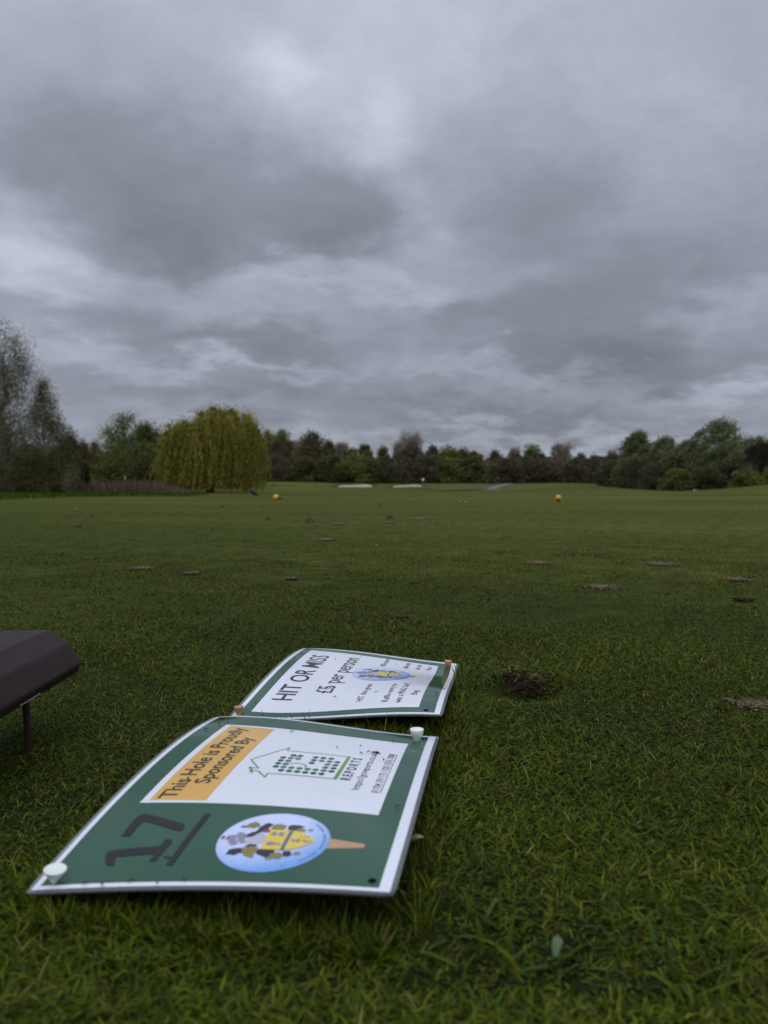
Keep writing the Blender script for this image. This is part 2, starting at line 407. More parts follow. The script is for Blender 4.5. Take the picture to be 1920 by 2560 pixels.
def crest(C, root, cx, cy, sx, sy, tip):
    q_ = lambda pts: [(cx + (x - 66) * sx, cy + (y - 186) * sy) for x, y in pts]
    # picture of a golf tee, then the pale blue golf ball carrying the arms
    mb = MB(); poly(mb, C, q_([(56.5, 230), (76, 230), (74, 240), (70.5, tip - 1.5), (67, tip), (63.6, tip - 1.5), (59, 240)]), .45)
    tp = mb.build('tee_picture', M_teepic, root)
    q, P_, F3, F4 = disc(C, cx, cy, 48.6 * sx, 48.6 * sy, .62, 10, 72)
    rel = (q - [cx, cy]) / [48.6 * sx, 48.6 * sy]; r = np.hypot(rel[:, 0], rel[:, 1])
    t = np.clip(.45 * rel[:, 1] - .55 * rel[:, 0] + .55 * r ** 3, 0, 1)[:, None]
    dim = .03 * np.sin(q[:, :1] * .9) * np.sin(q[:, 1:] * .9)
    cc = np.array([.62, .70, .95]) * (1 - t) + np.array([.17, .38, .78]) * t + dim
    mb = MB(); mb.add(P_, F3, cc); mb.add(P_, F4, cc); bl = mb.build('ball_picture', M_ball, root)
    mats = [M_yel, M_ink, M_gold, M_greyp, M_red, M_lilac]
    mb = MB()
    mb2 = mb
    def P2(pts, mi, off=.85):
        if mi in (1, 2) and off < 1:
            rn_ = random.Random(len(pts) * 7 + int(pts[0][0] * 10)); o_ = []
            for (x0, y0), (x1, y1) in zip(pts, pts[1:] + pts[:1]):
                o_ += [(x0, y0), ((x0 + x1) / 2 + rn_.uniform(-1.1, 1.1), (y0 + y1) / 2 + rn_.uniform(-1.1, 1.1))]
            pts = o_
        poly(mb, C, q_(pts), off, mi)
    P2([(58, 163), (76, 162), (77, 172), (72, 178), (60, 178), (56, 170)], 5, .8)
    for (x, y, a, b) in ((62, 150, 5, 4), (68, 149, 4, 5), (58, 153, 4, 4), (73, 154, 4, 4), (66, 157, 6, 4), (61, 160, 4, 3), (71, 160, 4, 3)):
        a *= .85; b *= .85; P2([(x + a * (1 + .25 * math.sin(k * 2.4)) * math.cos(k * math.pi / 5), y + b * (1 + .25 * math.cos(k * 3.1)) * math.sin(k * math.pi / 5)) for k in range(10)], 3, .84 + .01 * (x % 3))
    P2([(64, 139), (70, 139.5), (69.5, 142), (64.5, 142)], 4); P2([(63, 143.5), (71, 144), (69, 146.5), (65, 146.5)], 4)
    P2([(69, 160), (74, 161), (78, 165), (83, 167), (88, 168), (92, 170), (95, 173), (93, 178), (88, 177), (84, 176), (80, 172), (75, 169), (70, 166)], 1, .9)
    P2([(85, 155), (90, 155), (95, 160), (94, 164), (88, 167), (84, 163)], 2, .94); P2([(85, 150), (87, 150), (87, 155), (85, 155)], 1, .93)
    P2([(84, 178), (91, 178), (94, 184), (91, 191), (84, 190)], 2, .94)
    P2([(84, 193), (91, 192), (94, 198), (92, 207), (88, 204), (84, 201)], 1, .9); P2([(83, 201), (88, 203), (89, 208), (83, 210)], 2, .95)
    P2([(84, 212), (88, 211), (89, 215), (85, 216)], 3, .93)
    P2([(41, 152), (47, 152), (50, 156), (51, 164), (46, 169), (43, 163), (40, 160)], 1, .9)
    P2([(40, 168), (49, 163), (55, 170), (51, 178), (44, 176), (37, 177)], 2, .94); P2([(52, 163), (58, 168), (57, 174), (54, 176)], 1, .91)
    P2([(44, 177), (50, 178), (50, 192), (42, 192), (38, 188), (41, 182)], 1, .92)
    P2([(38, 190), (44, 190), (47, 196), (42, 202), (36, 198)], 2, .95); P2([(35, 188), (38, 187), (38, 194), (35, 193)], 3, .93)
    P2([(42, 200), (49, 199), (50, 205), (45, 208), (41, 206)], 1, .9); P2([(44, 209), (49, 210), (48, 215), (44, 214)], 2, .93)
    P2([(78, 172), (83, 174), (83, 179), (78, 178)], 4, .96)
    ar = mb.build('heraldic_mantling', mats, bl)
    mb = MB()
    P2([(50.5, 178.5), (83, 178.5), (83.8, 196), (82, 205), (76.5, 214), (67.5, 222.8), (58, 214), (52, 205), (50, 196)], 0, 1.05)
    P2([(50.2, 195.6), (83.6, 195.6), (83.4, 199.4), (50.4, 199.4)], 3, 1.1)
    for k in range(9): P2([(51.4 + k * 3.6, 196.3), (53 + k * 3.6, 196.3), (53 + k * 3.6, 198.7), (51.4 + k * 3.6, 198.7)], 1, 1.14)
    for y in (181, 187.5): P2([(72, y + 3), (74, y), (78.5, y + .3), (80, y + 3), (77, y + 4), (78, y + 5), (73, y + 5)], 3, 1.1)
    P2([(57, 182), (61, 181), (63, 185), (61, 189), (61, 194), (58, 194), (58, 189), (56, 185)], 3, 1.1)
    P2([(64, 202), (70, 201), (67, 205), (71, 207), (66, 210), (70, 212), (66, 215), (69, 218), (67, 219), (63, 215), (67, 211), (63, 208), (65, 205)], 3, 1.1)
    for y in (208, 211, 214): P2([(72, y), (75.5, y), (75, y + 1), (72, y + 1)], 2, 1.1)
    mb.build('heraldic_shield', mats, bl)
    mb = MB(); rn = random.Random(3)
    for k in range(40):                                    # small lettering round the rim of the ball
        a = math.radians(44 + k * 2.35); 
        if k in (9, 10, 19, 26, 27): continue
        d = np.array([math.cos(a), math.sin(a)]); e = np.array([-d[1], d[0]]); c = np.array([66, 186]) + d * 43.6
        h, w_ = 1.0 + .3 * rn.random(), .42 + .15 * rn.random()
        poly(mb, C, q_([c - e * w_ - d * h, c + e * w_ - d * h * .6, c + e * w_ * .8 + d * h, c - e * w_ * .9 + d * h]), .82)
    mb.build('rim_lettering', lam('laminated_slate_ink', (.20, .26, .42)), bl)

def obj_grid(C, root, name, m, u0, v0, u1, v1, off):
    mb = MB(); P_, F = grid(C, u0, v0, u1, v1, off); mb.add(P_, F); return mb.build(name, m, root, smooth=True)

s1 = empty('sponsor_sign'); tag(s1, 'large green and white laminated sponsor sheet with handwritten 17 lying nearest on the grass', 'sign', 'laminated golf day signs on the grass')
sleeve(C1, s1)
obj_grid(C1, s1, 'white_sheet', M_white, 0, 0, 420, 297, .15)
obj_grid(C1, s1, 'green_background', M_green, 4.8, 5.6, 415.6, 287.8, .30)
obj_grid(C1, s1, 'white_panel', M_white, 129.3, 32.4, 369.5, 266.7, .45)
obj_grid(C1, s1, 'orange_header_band', M_orange, 134.3, 40, 363.2, 98, .60)
mb = MB()
text(mb, C1, "This Hole is Proudly", 137.5, 355, 46.5, 64, .75, .018, spacing=1.0)
mb.build('header_lettering', M_ink, s1); mb = MB()
text(mb, C1, "Sponsored By", 172, 318, 69, 85.5, .75, .018)
mb.build('header_lettering', M_ink, s1)
mb = MB()
text(mb, C1, "https://gcreports.co.uk", 183, 309, 230.3, 238, .6, .004)
mb.build('contact_lettering', M_ink, s1); mb = MB()
text(mb, C1, "01704 291175 / 020 3576 7008", 181, 314, 251, 258.3, .6, .004)
stroke(mb, C1, [(181, 260.3), (314, 260.3)], .8, .62)
mb.build('contact_lettering', M_ink, s1)
lg = empty('house_logo'); lg.parent = s1
mb = MB(); stroke(mb, C1, [(206.5, 210.4), (206.5, 137.4), (195.3, 137.5), (211, 125.5), (212, 116.8), (219, 116.4), (219, 123), (243, 107), (294, 137), (282.5, 136.8), (283, 210.4)], 1.9, .6, closed=True)
stroke(mb, C1, [(206.5, 208.6), (283, 208.9)], 3, .66)
mb.build('house_outline', M_lime, lg)
mb = MB()
dk = [(267.8,148),(267.8,156.3),(257.7,139.4),(247.8,139.4),(237.7,139.4),(227.6,139.8),(217.6,148.5),(217.4,157.3),(217.4,166),(217.2,174.8),(217.2,183.6),(217.2,192.3),(227.8,200.8),(238,200.8),(248.4,200.6),(259,200.6),(269,191.5),(268.5,182.6),(268.2,174),(258,174.2),(248.1,174.2)]
gr_ = [(257.6,148),(257.6,156.4),(247.6,147.8),(237.4,147.8),(227.6,148.2),(227.6,157),(227.6,166),(227.6,174.8),(227.6,183.6),(227.6,192.4),(237.5,192),(248,192),(258.5,192),(258.3,183)]
for k, lst in enumerate((dk, gr_)):
    for (x, y) in lst:
        q, P_, F3, F4 = disc(C1, x, y, 3.9, 3.5, .6, 1, 18); mb.add(P_, F3, mi=k)
mb.build('dot_letters', [M_inkg, M_dotg], lg)
mb = MB(); stroke(mb, C1, [(238.5, 150), (242, 156), (243, 162), (240.5, 168), (236, 171), (231.5, 171)], 1.3, .64, step=2)
mb.build('logo_swoosh', M_brownl, lg)
mb = MB(); text(mb, C1, "REPORTS", 206.5, 281.5, 214, 224.6, .6, .035, spacing=1.5); mb.build('logo_lettering', M_inkg, lg)
crest(C1, s1, 66, 186, 1, 1, 265.5)
mb = MB()
poly(mb, C1, [(69.5, 43.8), (90, 42.6), (103.7, 43.3), (107.2, 47.8), (105.2, 54.9), (97, 76), (88.4, 95.6), (83, 97.8), (78.6, 98.3), (77.3, 93.8), (86, 74), (93.6, 56.6), (92.4, 52.9), (80, 52.2), (69.5, 52.7)], .70)
poly(mb, C1, [(27.2, 52.3), (33, 48), (39.1, 44.8), (45.7, 43.1), (48.2, 46.9), (51, 68), (53.0, 88.8), (62.9, 88.6), (63.6, 94.7), (58.7, 96.9), (31.2, 94.6), (31.0, 88.6), (41.7, 89.1), (40, 71), (38.6, 54.8), (26.8, 59.5)], .70)
stroke(mb, C1, [(28, 109), (66, 109.6), (105, 110.6)], 5.6, .85, step=3)
poly(mb, C1, [(38, 98.6), (36.9, 108.7), (34.5, 109.6), (36.1, 99.3)], .73)
mb.build('handwritten_number', M_marker, s1)
holes(C1, s1, [(13.8, 281), (404, 13)])

s2 = empty('raffle_sign'); tag(s2, 'green bordered hit or miss laminated sheet lying just beyond the larger sponsor sheet', 'sign', 'laminated golf day signs on the grass')
sleeve(C2, s2)
obj_grid(C2, s2, 'white_sheet', M_white, 0, 0, 420, 297, .15)
obj_grid(C2, s2, 'green_background', M_green, 5.5, 6, 413.5, 289, .30)
obj_grid(C2, s2, 'white_panel', M_white, 23.4, 21, 390.3, 265.3, .45)
for ln_ in (("HIT OR MISS", 77, 351, 35.5, 66.5, .65, .012), ("£5 per person", 110, 361, 93.5, 121, .65, .012), ("HIT the green", 57, 159, 168.6, 178, .65, .006), ("=", 101, 108, 187.5, 197, .65, .006),
            ("Raffle entry to", 48, 159, 208, 217, .65, .006), ("win a PING Golf", 42, 167, 227, 236.5, .65, .006), ("Bag", 84, 112, 246.5, 255.5, .65, .006), ("MISS the green", 322, 386, 164.5, 174, .65, .006),
            ("=", 352, 357, 187.5, 195, .65, .006), ("Raffle entry", 328, 383, 205, 214.5, .65, .006), ("win a bar", 333, 379, 226, 235.5, .65, .006), ("Prize", 342, 374, 246, 255.5, .65, .006)):
    mb = MB(); text(mb, C2, *ln_); mb.build('lettering', M_ink, s2)
crest(C2, s2, 246.5, 179.5, 1.27, 1.03, 265)
holes(C2, s2, [(12.8, 276.5)])

# ------------------------------------------------------------------ golf tees pinning the sheets
M_teew = mat('white_plastic', (.82, .86, .80), .35, .5, mott=(200, .2, (.7, .74, .68)))
M_teen = mat('bare_wood', (.50, .27, .12), .6, .4, mott=(260, .5, (.40, .20, .08)), bump=(500, .3, .0005))
def rayz(px, py, z):
    d = ray(px, py); t = (z - CAMH) / d[2]; return np.array([0, 0, CAMH]) + d * t
def golf_tee(C, px, py, kind, label, rot=(0, 0, 0)):
    U, V = np.meshgrid(np.linspace(8, 412, 203), np.linspace(8, 289, 141), indexing='ij')
    q = np.stack([U.ravel(), V.ravel()], 1); P_ = sheet_pt(C, q)
    Q = P_ - [0, 0, CAMH]; c, s = math.cos(PIT), math.sin(PIT)
    dep = Q @ np.array([0, c, -s]); X = 960 + FPX * Q[:, 0] / dep; Y = 1280 - FPX * (Q @ np.array([0, s, c])) / dep
    p = P_[np.argmin((X - px) ** 2 + (Y - py) ** 2)]
    mb = MB()
    if kind == 'cone':
        prof = [(.0012, -.032), (.0018, -.02), (.0020, 0), (.0034, .0045), (.0068, .0120), (.0083, .0158), (.0089, .0178), (.0090, .0187), (.0086, .0193), (.0076, .0188), (.0045, .0176), (.0001, .0171)]
    elif kind == 'bowl':
        prof = [(.0012, -.032), (.0022, -.012), (.0040, .0002), (.0046, .0024), (.0066, .0060), (.0080, .0096), (.0087, .0128), (.0088, .0140), (.0084, .0146), (.0077, .0142), (.0064, .0118), (.0035, .0098), (.0001, .0092)]
    else:
        prof = [(.0012, -.03), (.0022, -.01), (.0042, 0), (.0050, .0035), (.0060, .0072), (.0067, .0098), (.0068, .0112), (.0064, .0118), (.0050, .0113), (.0001, .0104)]
    if kind == 'cone': prof = [(a_, b_ * .64 if b_ > 0 else b_ * .3) for a_, b_ in prof]
    lathe(mb, prof, 40)
    o = mb.build('golf_tee', M_teew if kind != 'wood' else M_teen, smooth=True); o.location = p; o.rotation_euler = rot
    tag(o, label, 'golf tee', 'golf tees pinning the signs')
golf_tee(C1, 137, 2216, 'cone', 'white plastic tee at the near left corner of the sponsor sheet', (R(3), R(6), 0))
golf_tee(C1, 1041, 1851, 'bowl', 'white plastic tee at the far right corner of the sponsor sheet', (R(-2), 0, 0))
golf_tee(C2, 597, 1792, 'wood', 'bare wooden tee at the near left corner of the hit or miss sheet', (R(-3), R(-3), 0))
golf_tee(C2, 1119, 1667, 'wood', 'bare wooden tee at the far right corner of the hit or miss sheet', (R(2), R(3), 0))

# ------------------------------------------------------------------ dark timber rail
rail = empty('timber_rail', (-.50, .80, 0)); tag(rail, 'dark brown chamfered timber rail raised on thin metal post at left edge', 'rail')
M_rail = mat('dark_brown_paint', (.024, .012, .011), .5, .15, mott=(35, .5, (.034, .026, .028)), bump=(90, .35, .002))
M_rust = mat('rusty_metal', (.035, .014, .010), .6, .4, mott=(120, .6, (.06, .022, .012)))
zo = .045
oct_ = [(.072, .040), (.076, .052), (.058, .080), (.030, .099), (-.030, .099), (-.058, .080), (-.076, .052), (-.072, .040), (-.04, .026), (.04, .026)]
def rail_pt(x, z, y): return (-.500 + x * 1.0, y, z - .0 + zo)
mb = MB(); ys = [.42, .425, 1.065, 1.08]; sc_ = [.93, 1, 1, .93]
V = []; k = len(oct_)
for y, s_ in zip(ys, sc_):
    for x, z in oct_: V.append(rail_pt(x * s_, .06 + (z - .06) * s_, y))
F = [(i * k + j, i * k + (j + 1) % k, (i + 1) * k + (j + 1) % k, (i + 1) * k + j) for i in range(3) for j in range(k)]
mb.add(np.array(V) - [-.50, .80, 0], F); mb.add(np.array(V[:k]) - [-.50, .80, 0], [list(range(k))]); mb.add(np.array(V[-k:]) - [-.50, .80, 0], [list(range(k))[::-1]])
o = mb.build('beam', M_rail, rail)
bv = o.modifiers.new('bevel', 'BEVEL'); bv.width = .0025; bv.segments = 2; bv.limit_method = 'ANGLE'; bv.angle_limit = R(20)
for y in (.97, .50):
    mb = MB(); x0 = .043
    tube(mb, [(x0, y - .80, -.05), (x0 + .002, y - .80, .03), (x0, y - .80, .085)], .0045, 10); mb.build('post', M_rust, rail, smooth=True)
mb = MB(); tube(mb, [(.0745, .09, .088), (.0755, .14, .089)], .0008, 5); mb.build('screw_slot', mat('worn_metal', (.2, .17, .16), .5), rail)

# ------------------------------------------------------------------ turf
def footprint(x, y):                               # height available under the sheets, inf where open
    top = np.full(x.shape, np.inf)
    for C in (C1, C2):
        c00, c10, c11, c01 = C[0, 0], C[3, 0], C[3, 3], C[0, 3]
        e1 = c10 - c00; e2 = c01 - c00; det = e1[0] * e2[1] - e1[1] * e2[0]
        rx, ry = x - c00[0], y - c00[1]
        a = (rx * e2[1] - ry * e2[0]) / det; b = (e1[0] * ry - e1[1] * rx) / det
        ins = (a > -.004) & (a < 1.008) & (b > -.006) & (b < 1.01)
        q = np.stack([np.clip(a, 0, 1) * 420, np.clip(b, 0, 1) * 297], 1)
        if ins.any():
            z = np.full(x.shape, np.inf); z[ins] = sheet_pt(C, q[ins])[:, 2]; top = np.minimum(top, z)
    return top
PAL = np.array([[.078, .110, .008], [.115, .150, .012], [.040, .064, .008], [.150, .178, .020], [.165, .165, .026], [.060, .104, .026], [.170, .140, .050], [.26, .21, .10]])
PAL = PAL * [.66, .70, .52]  # whole palette darkened, partly to stand in for shade over the near grass
PW = np.array([.24, .22, .18, .12, .09, .10, .035, .015])
def patchn(x, y, s, ph=0.0):
    return (np.sin(x * s + ph + 1.7 * np.sin(y * s * .7 + ph)) + np.sin(y * s * 1.3 - ph + 1.9 * np.sin(x * s * .8 + 2 * ph)) + np.sin((x + y) * s * .57 + 3 * ph)) / 3
def blades(mb, x, y, ln, wd, lod, lean=(60, 125), pal=PAL, pw=PW, zoff=0.0, sat=1.0, wind=None):
    n = len(x); z = terr(x, y) + zoff
    top = footprint(x, y); under = np.isfinite(top)
    keep = ~(under & (top - z < .006)); 
    x, y, z, ln, wd, top, under = [a[keep] for a in (x, y, z, ln, wd, top, under)]; n = len(x)
    ln = np.where(under, np.minimum(ln, (top - z) * .7), ln)
    lo, hi = map(math.radians, lean)
    th0 = rng.uniform(.2, 1.15, n); th1 = rng.uniform(lo, hi, n); th1 = np.where(under, rng.uniform(.2, .6, n), th1)
    ph = rng.uniform(0, 2 * np.pi, n)
    if wind is not None: ph = ph * .0 + wind + rng.normal(0, .9, n)
    dx_, dy_ = np.cos(ph), np.sin(ph); tw = ph + np.pi / 2 + rng.normal(0, .5, n); sx_, sy_ = np.cos(tw), np.sin(tw)
    K = {3: [0, .35, .7, 1], 2: [0, .55, 1], 1: [0, 1]}[lod]
    cx, cy, cz = x.copy(), y.copy(), z - .004; rows = []
    pal_i = rng.choice(len(pal), n, p=pw / pw.sum()); base = pal[pal_i] * rng.uniform(.4, 1.5, (n, 1))
    pn = (patchn(x, y, 3.1) + .8 * patchn(x, y, 11., .4))[:, None]; pn2 = (patchn(x, y, .9, 2.) + .7 * patchn(x * .3, y, .45, 1.))[:, None]
    base = base * (1 + .25 * pn + .07 * pn2) * np.concatenate([1 + .12 * pn2, np.ones_like(pn2), 1 - .1 * pn2], 1)
    wk = [.8, 1.0, .72, 0] if lod == 3 else ([.9, .8, 0] if lod == 2 else [1, 0])
    cols = []
    prev = 0
    for i, k in enumerate(K):
        if i:
            th = th0 + (th1 - th0) * ((K[i - 1] + k) / 2) * 1.25; s_ = (k - prev) * ln
            cx = cx + dx_ * np.sin(th) * s_; cy = cy + dy_ * np.sin(th) * s_; cz = cz + np.cos(th) * s_; prev = k
        if wk[i] == 0: rows.append(np.stack([cx, cy, cz], 1)[:, None])
        else:
            h = (wd * wk[i] / 2); o_ = np.stack([sx_ * h, sy_ * h, 0 * h], 1); c_ = np.stack([cx, cy, cz], 1)
            rows.append(np.stack([c_ - o_, c_ + o_], 1))
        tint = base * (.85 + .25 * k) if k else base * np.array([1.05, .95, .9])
        cols.append(np.repeat(tint[:, None], rows[-1].shape[1], 1))
    V = np.concatenate(rows, 1); nv = V.shape[1]; Cc = np.concatenate(cols, 1)
    b0 = (np.arange(n) * nv)[:, None]; F = []
    for i in range(len(K) - 2):
        F.append(b0 + np.array([2 * i, 2 * i + 1, 2 * i + 3, 2 * i + 2])[None])
    off = mb.n
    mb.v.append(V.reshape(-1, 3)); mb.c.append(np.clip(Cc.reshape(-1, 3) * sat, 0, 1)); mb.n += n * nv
    for f in F: mb.f.append(f + off); mb.m.append(0)
    i = len(K) - 2; mb.f.append(b0 + np.array([2 * i, 2 * i + 1, 2 * i + 2])[None] + off); mb.m.append(0)
BARE = []
def baremask(x, y):
    k = np.ones(x.shape, bool)
    for (cx, cy, rx, ry) in BARE:
        d = ((x - cx) / rx) ** 2 + ((y - cy) / ry) ** 2
        k &= ~(d < rng.uniform(.45, 1.15, x.shape))
    return k
# worn spots: pixel seen, width in pixels, kind
SPOTS = [(1312, 1722, 135, 'hole'), (1500, 1471, 112, 'straw'), (1345, 1410, 84, 'earth'), (1650, 1413, 104, 'earth'), (1845, 1452, 70, 'straw'), (818, 1351, 50, 'earth'), (842, 1311, 46, 'earth'), (965, 1307, 40, 'earth'), (1050, 1298, 60, 'earth'),
         (480, 1436, 40, 'straw'), (355, 1424, 56, 'straw'), (1000, 1548, 50, 'dark'), (1858, 1504, 50, 'dark'), (1880, 1768, 110, 'straw'), (730, 1450, 30, 'straw')]
for (px, py, wpx, kd) in SPOTS:
    p = hit(px, py); r = wpx / 2 / FPX * p[1] * (.75 if kd in ('earth', 'straw') else .78); BARE.append((p[0], p[1], r, r * (1.2 if p[1] > 2 else .75)))
def scatter(n, y0, y1, hw, pad):
    y = np.sqrt(rng.uniform(y0 ** 2, y1 ** 2, n)) if y1 / max(y0, .01) < 6 else rng.uniform(y0, y1, n)
    x = rng.uniform(-1, 1, n) * (hw * y + pad); k = baremask(x, y); return x[k], y[k]
mb = MB()
BANDS = [(.10, .5, 90000, (.012, .030), (.0012, .0028), 3), (.5, 1.0, 210000, (.010, .026), (.0009, .0021), 3), (1.0, 1.9, 270000, (.009, .023), (.0010, .0020), 3),
         (1.75, 3.9, 340000, (.009, .020), (.0018, .0032), 2), (3.3, 7.6, 280000, (.009, .018), (.0034, .006), 1), (6.5, 15, 200000, (.008, .016), (.007, .012), 1), (12, 30, 120000, (.007, .014), (.012, .02), 1)]
for (y0, y1, n, (l0, l1), (w0, w1), lod) in BANDS:
    x, y = scatter(n, y0, y1, .56, .45 if y1 < 2 else .8)
    if y1 > .6: f_ = np.exp(rng.normal(0, .13, len(y))); x, y = x * f_, y * f_; k = baremask(x, y); x, y = x[k], y[k]     # bands run softly into each other
    m = len(x)
    hf = 1 + .30 * patchn(x, y, 12., 2.2) + .22 * patchn(x, y, 4.5, 1.)
    blades(mb, x, y, rng.uniform(l0, l1, m) * hf, rng.uniform(w0, w1, m), lod)
# the lawn goes on either side of the view
for sgn in (-1, 1):
    n = 110000; y = rng.uniform(-.1, 3.2, n); x = sgn * (rng.uniform(0, 1.7, n) + .52 * np.maximum(y, 0) + .38)
    blades(mb, x, y, rng.uniform(.010, .024, n), rng.uniform(.0016, .0032, n), 2)
# a few longer stalks everywhere near, and dead straw
x, y = scatter(4000, .3, 4, .56, .4); m = len(x)
blades(mb, x, y, rng.uniform(.03, .05, m), rng.uniform(.0008, .0018, m), 3, lean=(50, 120))
x, y = scatter(5000, .3, 4, .56, .4); m = len(x)
blades(mb, x, y, rng.uniform(.012, .028, m), rng.uniform(.0007, .0015, m), 2, lean=(70, 115), pal=PAL[6:] * .7, pw=PW[6:], zoff=.005)
x, y = scatter(9000, .15, 3.0, .56, .4); k = patchn(x, y, 7., .7) > .25; x, y = x[k], y[k]; m = len(x)
blades(mb, x, y, rng.uniform(.007, .015, m), rng.uniform(.004, .007, m), 3, lean=(60, 110), pal=PAL[[0, 2, 5]] * [.8, .95, 1.3], pw=np.array([1, 1, 1.]), zoff=.006)
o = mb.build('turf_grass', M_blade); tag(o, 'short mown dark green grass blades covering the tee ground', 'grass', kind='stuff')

# blades standing up against the rims of the sheets
mb = MB()
for C, n in ((C1, 2600), (C2, 1600)):
    t = rng.uniform(0, 1, n); e = rng.integers(0, 4, n); o_ = rng.uniform(4.5, 26, n)
    q = np.where((e == 0)[:, None], np.stack([-o_, t * 297], 1), np.where((e == 1)[:, None], np.stack([t * 420, -o_], 1), np.where((e == 2)[:, None], np.stack([t * 420, 297 + o_], 1), np.stack([-o_, t * 297], 1))))
    P_ = sheet_pt(C, q); n = len(P_)
    blades(mb, P_[:, 0], P_[:, 1], rng.uniform(.018, .042, n) * (.6 + .5 * rng.uniform(0, 1, n)), rng.uniform(.0009, .0020, n), 3, lean=(20, 95))
o = mb.build('edge_grass', M_blade); tag(o, 'grass blades standing against the rims of the two signs', 'grass', kind='stuff')
def leaf_bit(px, py, l_, w_, az, c, label, up=.012):
    p = hit(px, py); mb = MB(); V = []; n = 6
    for i in range(n + 1):
        t = i / n; w2 = w_ * math.sin(math.pi * (.08 + .84 * t)) ** .8; z = .004 * math.sin(math.pi * t) + .003 * t
        for k in (-1, 0, 1): V.append((l_ * (t - .5), k * w2 / 2, z + (.0012 if k else 0)))
    F = [(3 * i + j, 3 * i + j + 1, 3 * i + j + 4, 3 * i + j + 3) for i in range(n) for j in range(2)]
    mb.add(V, F, c); o = mb.build('fallen_leaf', M_dry, smooth=True); o.location = (p[0], p[1], p[2] + up); o.rotation_euler = (R(8), R(-12), az); tag(o, label, 'leaf')
leaf_bit(1040, 2150, .016, .007, .1, (.34, .30, .17), 'pale dry leaf lying beside the right edge of the sponsor sheet', .016)
leaf_bit(1390, 2450, .015, .007, 1.2, (.12, .17, .09), 'pale green fallen leaf among the broad grass near the camera', .022)

# broad leaved weeds close to the camera
mb = MB()
for (px, py, nn) in ((1300, 2340, 8), (1440, 2390, 6), (1600, 2350, 7), (1230, 2420, 6), (1750, 2330, 5), (1150, 2360, 4), (1500, 2280, 4), (1820, 2460, 5), (1380, 2450, 5), (1700, 2440, 5), (1240, 2300, 4)):
    p = hit(px, py); x = p[0] + rng.normal(0, .012, nn); y = p[1] + rng.normal(0, .012, nn)
    blades(mb, x, y, rng.uniform(.025, .052, nn), rng.uniform(.003, .0058, nn), 3, lean=(45, 120), pal=PAL[[0, 1, 5]] * .95, pw=np.array([1, 1, 1.5]))
o = mb.build('broad_grass_tufts', M_blade); tag(o, 'coarse broad bladed grass tufts in the near foreground', 'grass', kind='stuff')

# worn patches and soil
def patch(i, px, py, wpx, kd):
    cx, cy, rx, ry = BARE[i]; mb = MB(); q = [(cx, cy)]; seg = 28; rings = 5
    jit = [1 + .22 * math.sin(k * 1.3 + i) + .16 * random.uniform(-1, 1) for k in range(seg)]
    for r in range(1, rings + 1):
        for k in range(seg):
            a = 2 * math.pi * k / seg; q.append((cx + rx * r / rings * jit[k] * math.cos(a), cy + ry * r / rings * jit[k] * math.sin(a)))
    q = np.array(q); far = cy > 2.2
    z = terr(q[:, 0], q[:, 1]) + (.006 if far else .003) + rng.uniform(0, .003, len(q)); z[-seg:] -= .006
    F3 = [(0, 1 + k, 1 + (k + 1) % seg) for k in range(seg)]; F4 = []
    for r in range(rings - 1):
        for k in range(seg): a, b = 1 + r * seg, 1 + (r + 1) * seg; F4.append((a + k, b + k, b + (k + 1) % seg, a + (k + 1) % seg))
    V = np.column_stack([q, z])
    m = {'hole': M_soil, 'dark': M_soil, 'earth': M_earth, 'straw': M_earth}[kd]
    if kd in ('hole', 'dark'): mb.add(V * [1, 1, 1], F3); mb.add(V, F4)
    nc = 300 if far else 320; cs = (.0032 if not far else cy * .0014); a = rng.uniform(0, 2 * np.pi, nc); r = np.abs(rng.normal(0, .55, nc))
    X_, Y_ = cx + rx * r * np.cos(a), cy + ry * r * np.sin(a) + 0 * a
    X_ = X_ + rx * .25 * np.sin(9 * a + i); Z_ = terr(X_, Y_) + (.006 if far else .004) + rng.uniform(0, .003, nc)
    if kd == 'hole': Z_ += .012 * np.exp(-((r - .95) / .3) ** 2)
    sz = cs * rng.uniform(.4, 1.5, nc); fl = .5 if kd in ('hole', 'dark') else .22; oc = np.array([[1.5, 0, 0], [0, 1, 0], [-1.4, .2, 0], [0, -1.1, 0], [0, 0, fl], [0, 0, -fl]])
    VV = (oc[None] * sz[:, None, None] * rng.uniform(.6, 1.3, (nc, 6, 1)) + np.stack([X_, Y_, Z_], 1)[:, None]).reshape(-1, 3)
    ff = np.array([[0, 1, 4], [1, 2, 4], [2, 3, 4], [3, 0, 4], [1, 0, 5], [2, 1, 5], [3, 2, 5], [0, 3, 5]])
    mb.add(VV, ((np.arange(nc) * 6)[:, None, None] + ff[None]).reshape(-1, 3))
    o = mb.build('bare_earth', m, smooth=True); tag(o, kind='structure')
    n = {'hole': 520, 'straw': 420, 'dark': 160, 'earth': 300}[kd]
    a = rng.uniform(0, 2 * np.pi, n); r = np.sqrt(rng.uniform(.0 if kd != 'hole' else .25, 1.25, n)); wd = max(.0011, cy * .0011)
    if kd == 'hole':
        Fx.append((cx + rx * r * np.cos(a), cy + ry * r * np.sin(a), rng.uniform(.012, .036, n), rng.uniform(.0009, .0018, n)))
    else: Fx.append((cx + rx * r * np.cos(a), cy + ry * r * np.sin(a), rng.uniform(.012, .026, n), rng.uniform(.7, 1.3, n) * wd))
M_earth = mat('worn_earth', (.19, .145, .10), .95, .1, mott=(30, .8, (.28, .23, .18)), bump=(90, .8, .01))
Fx = []
for i, s_ in enumerate(SPOTS): patch(i, *s_)
BARE_keep = BARE; BARE = []
mb = MB()
